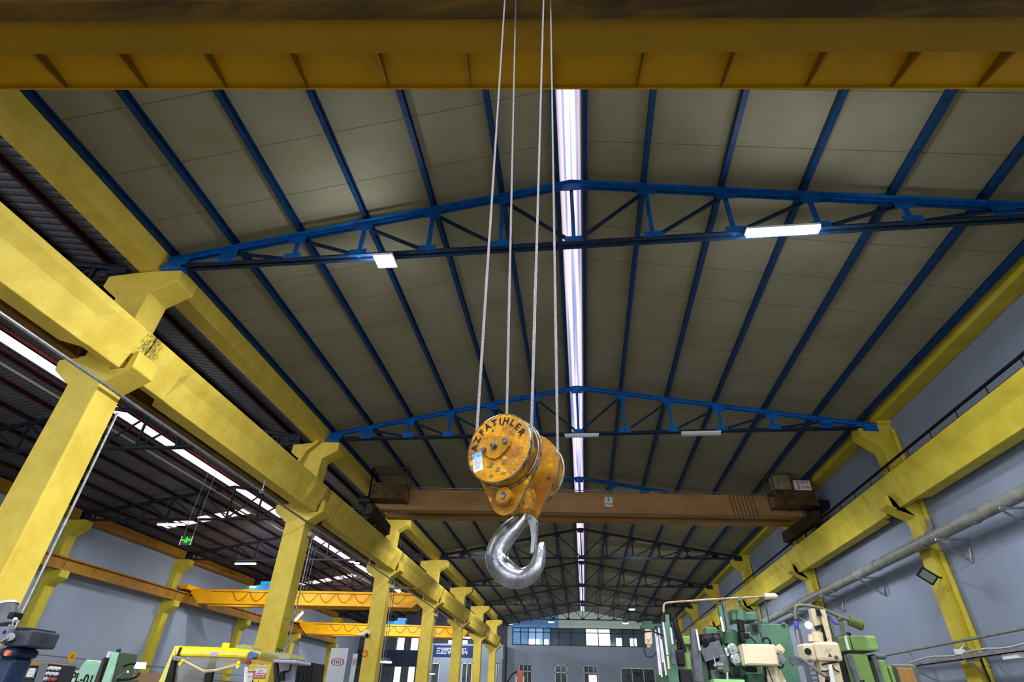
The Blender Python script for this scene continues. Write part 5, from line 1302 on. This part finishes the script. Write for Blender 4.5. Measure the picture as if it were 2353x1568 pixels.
b = MB(); b.cyl(at(20, 1467, Y - .02), at(24, 1464, Y - .06), .03, n=14).cyl(at(-5, 1478, Y - .2), at(22, 1465, Y - .05), .008, n=8).cyl(at(27, 1441, Y), at(32, 1424, Y), .005, n=8).cyl(at(23, 1440, Y), at(27, 1436, Y), .018, n=10); b.build('levers', STEEL, md)
b = MB(); p = at(32.5, 1423, Y); b.cyl(p, p + Vector((0, .02, 0)), .013, n=12); b.build('lever_knob', WHITE, md)
b = MB(); p = at(9, 1453, Y - .07); b.cyl(p, p + Vector((0, .02, 0)), .012, n=10); b.build('bolt', DARK, md)
# ---- tool shelf with blue bins and papers
Y = 7.4
c = at(48, 1568, Y)
sh = thing('tool_shelf', 'steel shelf with a blue bin, papers and a yellow sheet at the lower left', 'shelf', (c.x, Y + .2, 0))
part('top_board', BROWN, sh, [(20, 1521, 98, 1530, Y, .4)], .005)
part('shelf_board', mat('dark_shelf', '#40444c', .5), sh, [(8, 1556, 90, 1560, Y - .02, .4)], .005)
part('rear_panel', mat('blue_panel', '#3a6aa0', .5), sh, [(16, 1531, 92, 1556, Y + .25, .02)], 0)
b = MB()
for px in (14, 88): fb(b, px, 1521, px + 3, 1568, Y + .3, .04, True)
b.build('posts', GREYP, sh)
part('lower_board', mat('dark_shelf', '#40444c', .5), sh, [(20, 1562, 88, 1575, Y + .1, .25, True)], .005)
t = thing('storage_bin', 'blue plastic bin at the left end of the tool shelf', 'bin', at(20, 1556, Y + .02)); part('bin', mat('blue_bin', '#2c62ac', .4), t, [(9, 1533, 32, 1556, Y + .02, .2)], .02)
for px0, px1, lab, mt in ((33, 44, 'small white booklet beside the blue bin on the tool shelf', SIGNW), (47, 60, 'bright yellow sheet standing in the middle of the tool shelf', mat('lemon_sheet', '#d8dc24', .5)), (64, 77, 'white paper sheet right of the yellow one on the tool shelf', SIGNW)):
    t = thing('paper_sheet', lab, 'paper', at((px0 + px1) / 2, 1556, Y + .03)); part('sheet', mt, t, [(px0, 1536, px1, 1556, Y + .03, .03)], 0)
    b = MB()
    for k in range(4): fb(b, px0 + 2, 1539 + k * 4, px1 - 2, 1540 + k * 4, Y + .027, .003)
    b.build('print', PALE, t)
# ---- control panel with nine knobs
Y = 6.2
t = thing('operator_console', 'black tilted operator console with rows of small white knobs', 'console', (at(115, 1568, Y).x, Y + .1, 0))
vs = [at(92, 1524, Y), at(149, 1530, Y), at(128, 1590, Y), at(72, 1590, Y)]; vs += [v + Vector((0, .16, 0)) for v in vs]
MB().add(vs, [(3, 2, 1, 0), (4, 5, 6, 7), (0, 1, 5, 4), (1, 2, 6, 5), (2, 3, 7, 6), (3, 0, 4, 7)]).build('panel_box', DARK, t)
vs = [at(92, 1523, Y - .004), at(112, 1526, Y - .004), at(92, 1590, Y - .004), at(72, 1590, Y - .004)]
MB().add(vs, [(3, 2, 1, 0)]).add([v + Vector((0, .1, 0)) for v in vs], [(0, 1, 2, 3)]).build('grey_edge', GREYP, t)
q = at(100, 1590, Y); MB().box(q.x - .12, q.x + .12, Y + .02, Y + .14, 0, q.z + .02).build('pedestal', GREYP, t)
kn = mat('knob_grey', '#b9bcc0', .4)
for r_ in range(3):
    for c_ in range(3):
        p = at(119 + c_ * 9 - r_ * 4.5, 1536.5 + r_ * 12 + c_ * .8, Y - .002)
        MB().cyl(p - Vector((0, .03, 0)), p, .018, n=14).cyl(p - Vector((0, .045, 0)), p - Vector((0, .03, 0)), .012, n=10).build('knob', kn if not (r_ == 2 and c_) else mat('knob_red', '#a04a4a', .4), t)
# ---- pale green press brake PL-01
Y = 6.9
t = thing('press_brake', 'pale green machine frame lettered PL-01 with a tall slanted guide', 'machine', (at(200, 1568, Y).x, Y + .2, 0))
ol = [(118, 1600), (139, 1552), (181, 1541), (188, 1530), (199, 1516), (203, 1517), (207, 1523), (209, 1519), (230, 1522), (232, 1530), (210, 1600)]
def outline(b, ol, Y, dep):
    vs = [at(a, c_, Y) for a, c_ in ol]; n = len(vs); vs += [v + Vector((0, dep, 0)) for v in vs]
    b.add(vs, [list(range(n))[::-1], list(range(n, 2 * n))] + [(k, (k + 1) % n, n + (k + 1) % n, n + k) for k in range(n)]); return b
outline(MB(), ol, Y, .22).build('frame_plate', GREEN3, t)
outline(MB(), [(236, 1513), (243, 1510), (216, 1600), (204, 1600)], Y - .03, .12).build('dark_guide', mat('dark_brown_guide', '#3c3030', .4), t)
outline(MB(), [(248, 1498), (256, 1498), (250, 1512), (243, 1512)], Y - .06, .1).build('bright_block', mat('pale_lavender_steel', '#c4c2d4', .35), t)
outline(MB(), [(257, 1500), (270, 1500), (243, 1600), (222, 1600)], Y - .05, .2).build('pale_guide', GREEN3, t)
outline(MB(), [(270, 1500), (284, 1501), (258, 1600), (243, 1600)], Y - .02, .25).build('olive_slide', mat('dark_olive_slide', '#3a4634', .4), t)
b = MB(); b.cyl(at(272, 1500, Y + .1), at(273, 1493, Y + .1), .022, n=12); b.build('rod_end', DARK, t)
q0 = at(188, 1561, Y - .006)
dirx = (at(205, 1564, Y - .006) - q0).normalized()
Mt = Matrix((dirx, (at(192, 1550, Y) - at(187, 1564, Y)).normalized(), Vector((0, -1, 0)))).transposed().to_4x4(); Mt.translation = q0
MB().text('PL-01', .135, Mt, .004).build('lettering', BLK, t)
q = at(190, 1600, Y); MB().box(q.x - .45, q.x + .55, Y - .02, Y + .35, 0, q.z + .03).build('base', GREEN3, t)
# gooseneck work lamp
t = thing('work_lamp', 'gooseneck work lamp with a bright head right of the press', 'lamp', (at(275, 1575, Y).x, Y + .1, at(262, 1562, Y).z))
MB().tube([at(270, 1535, Y + .1), at(285, 1532, Y + .05), at(300, 1526, Y), at(318, 1527, Y - .05)], .012, 8).build('gooseneck', BLACKP, t)
p = at(323, 1530, Y - .05); MB().cyl(p + Vector((.0, 0, .03)), p - Vector((0, 0, .03)), .05, .06, n=18).build('lamp_head', GLOW, t)
MB().tube([at(318, 1538, Y), at(320, 1548, Y), at(313, 1556, Y), at(300, 1562, Y), at(262, 1564, Y)], .014, 8).build('cable', BLACKP, t)
MB().cyl(at(265, 1561, Y), at(294, 1544, Y - .05), .014, n=10).build('steel_lever', STEEL, t)

# ---- forklift with yellow weather canopy
Y = 8.0
c = at(480, 1568, Y)
fk = thing('forklift', 'forklift with a bright yellow weather canopy and a rolled clear plastic screen', 'forklift', (c.x, Y + .6, 0))
YC_ = mat('glossy_yellow_tarpaulin', '#ecdc08', 0.22, color2='#d8c606', scale=3, coat=.4, bump=.3, bscale=7)
outline(MB(), [(402, 1484), (412, 1485), (480, 1487), (540, 1490), (572, 1494), (577, 1496), (566, 1514), (540, 1512), (422, 1509), (398, 1507)], Y, 1.4).build('canopy', YC_, fk, bev=.03)
outline(MB(), [(402, 1485), (407, 1489), (378, 1600), (350, 1600)], Y + .02, .06).build('yellow_edge', YC_, fk)
outline(MB(), [(396, 1510), (402, 1514), (392, 1600), (368, 1600)], Y - .02, .08).build('black_post', BLACKP, fk)
outline(MB(), [(482, 1514), (492, 1514), (476, 1600), (456, 1600)], Y + .9, .08).build('mast', BLACKP, fk)
b = MB(); b.bar(at(416, 1488, Y - .01), at(408, 1508, Y - .01), .03, .01, (0, 1, 0)); b.build('strap', BLACKP, fk)
# clear plastic screens
PL = bpy.data.materials.new('clear_plastic_sheet'); PL.use_nodes = True
pb = PL.node_tree.nodes['Principled BSDF']; pb.inputs['Base Color'].default_value = lin('#8f8b7c'); pb.inputs['Roughness'].default_value = .12; pb.inputs['Alpha'].default_value = .3
outline(MB(), [(424, 1510), (548, 1514), (552, 1530), (520, 1538), (478, 1546), (464, 1545), (430, 1528)], Y - .09, .012).build('rolled_screen', PL, fk)
outline(MB(), [(402, 1514), (470, 1545), (466, 1600), (385, 1600)], Y + .03, .01).build('front_screen', PL, fk)
b = MB(); b.tube([at(424, 1521, Y - .1), at(445, 1532, Y - .12), at(468, 1544, Y - .13), at(500, 1541, Y - .13), at(550, 1528, Y - .1)], .018, 8); b.build('screen_roll', mat('beige_rolled_plastic', '#b0a48a', .25), fk)
for px, py in ((421, 1519), (415, 1526), (549, 1524), (547, 1533)):
    p = at(px, py, Y - .13); MB().cyl(p - Vector((0, .02, 0)), p, .022, n=10).build('yellow_buckle', SIGNY, fk)
outline(MB(), [(395, 1506), (420, 1512), (416, 1522), (396, 1518)], Y - .05, .06).build('bunched_plastic', mat('grey_bunched_plastic', '#77777a', .25), fk, bev=.01)
outline(MB(), [(571, 1499), (577, 1496), (586, 1501), (585, 1511), (575, 1516), (566, 1514)], Y - .04, .12).build('blue_grey_patch', mat('blue_grey_fabric', '#50658c', .5), fk, bev=.01)
outline(MB(), [(485, 1499), (500, 1499), (500, 1509), (484, 1508)], Y - .012, .01).build('sticker', mat('lavender_sticker', '#b9a8c8', .5), fk)
b = MB(); p = at(518, 1487, Y + .5); b.box(p.x - .04, p.x + .04, p.y - .03, p.y + .03, p.z - .02, p.z + .05); b.build('beacon', SIGNY, fk)
vs_ol = [(585, 1499), (600, 1497), (640, 1500), (660, 1502), (667, 1512), (664, 1517), (640, 1517), (618, 1518), (600, 1512), (590, 1506)]
outline(MB(), vs_ol, Y + .3, .5).build('folded_screen', mat('olive_clear_plastic', '#8c8858', .12, alpha=.75, coat=.5), fk, bev=.02)
outline(MB(), [(538, 1490), (546, 1483), (560, 1481), (575, 1487), (588, 1498), (580, 1497), (560, 1491)], Y + .5, .3).build('folded_screen', mat('olive_clear_plastic', '#8c8858'), fk)
outline(MB(), [(628, 1516), (680, 1518), (679, 1525), (626, 1523)], Y + .1, .5).build('roof_ledge', mat('lavender_grey_paint', '#8f91ae', .4), fk, bev=.01)
outline(MB(), [(634, 1524), (679, 1526), (670, 1600), (628, 1600)], Y + .5, .05).build('side_door', mat('lavender_grey_paint2', '#8c90a8', .4), fk)
outline(MB(), [(628, 1524), (634, 1524), (642, 1600), (630, 1600)], Y + .1, .08).build('black_post', BLACKP, fk)
outline(MB(), [(562, 1533), (565, 1533), (562, 1600), (558, 1600)], Y + .0, .06).build('white_post', WHITE, fk)
b = MB(); b.tube([at(669, 1527, Y + .45), at(666, 1540, Y + .45), at(662, 1544, Y + .45), at(650, 1544, Y + .45)], .012, 8); b.bar(at(650, 1544, Y + .4), at(648, 1566, Y + .4), .05, .05, (0, 1, 0)); b.build('mirror_bracket', BLACKP, fk)
b = MB(); p = at(573, 1523, Y - .1); b.cyl(p - Vector((0, .03, 0)), p, .03, n=12); b.build('tail_lamp', mat('red_lamp', '#7a1a1c', .3), fk)
xa, xb = at(390, 1600, Y).x, at(672, 1600, Y).x; zt = at(500, 1600, Y).z + .05
MB().box(xa, xb, Y + .0, Y + 1.6, .55, 1.05).box(xa + .1, xa + .2, Y + .1, Y + .2, 1.0, zt).box(xb - .2, xb - .1, Y + .4, Y + .5, 1.0, zt).box(xa + .6, xa + .7, Y + .9, Y + 1.0, 1.0, zt + .05).build('chassis', CRANEY, fk, bev=.03)
for x in (xa + .15, xb - .15):
    for yy in (Y + .3, Y + 1.35): MB().cyl((x - .12, yy, .34), (x + .12, yy, .34), .34, n=28).build('tyre', BLACKP, fk)
# black bellows of the machine behind the forklift
Y = 9.6
t = thing('bellows_machine', 'machine with black ribbed bellows standing right behind the forklift', 'machine', (at(700, 1568, Y).x, Y + .3, 0))
b = MB()
for k in range(9):
    px = 684 + k * 4.6; outline(b, [(px, 1519 + k * .7), (px + 3.2, 1519 + k * .7), (px - 7, 1600), (px - 10.5, 1600)], Y + .02 * (k % 2), .4)
b.build('bellows', DARK, t); t['label'] = 'machine with black ribbed bellows standing right behind the forklift'
q0, q1 = at(672, 1600, Y), at(716, 1600, Y); MB().box(q0.x, q1.x, Y, Y + .45, 0, q0.z + .02).build('base', GREYP, t)
p = at(669, 1512, Y)
MB().cyl(at(664, 1517, Y - .3), at(672, 1508, Y - .3), .035, n=10).cyl(at(664, 1510, Y - .3), at(674, 1514, Y - .3), .03, n=10).build('dark_bracket', BLACKP, fk)
# low cardboard stack on a pallet rack by the left wall
p = at(350, 1556, 16)
t = thing('cardboard_box', 'brown cardboard box on a rack low beside the far left pilaster', 'box', (p.x, 16, p.z - .15)); MB().box(p.x - .35, p.x + .35, 16, 16.6, p.z - .15, p.z + .08).build('carton', mat('cardboard', '#8c6f55', .8), t)
o = MB().box(p.x - .8, p.x + .8, 15.9, 16.8, p.z - .22, p.z - .151).box(p.x - .8, p.x - .72, 15.9, 16.8, 0, p.z - .22).box(p.x + .72, p.x + .8, 15.9, 16.8, 0, p.z - .22).build('storage_rack', GREYP); tag(o, 'grey steel rack holding the brown cardboard box', 'rack')
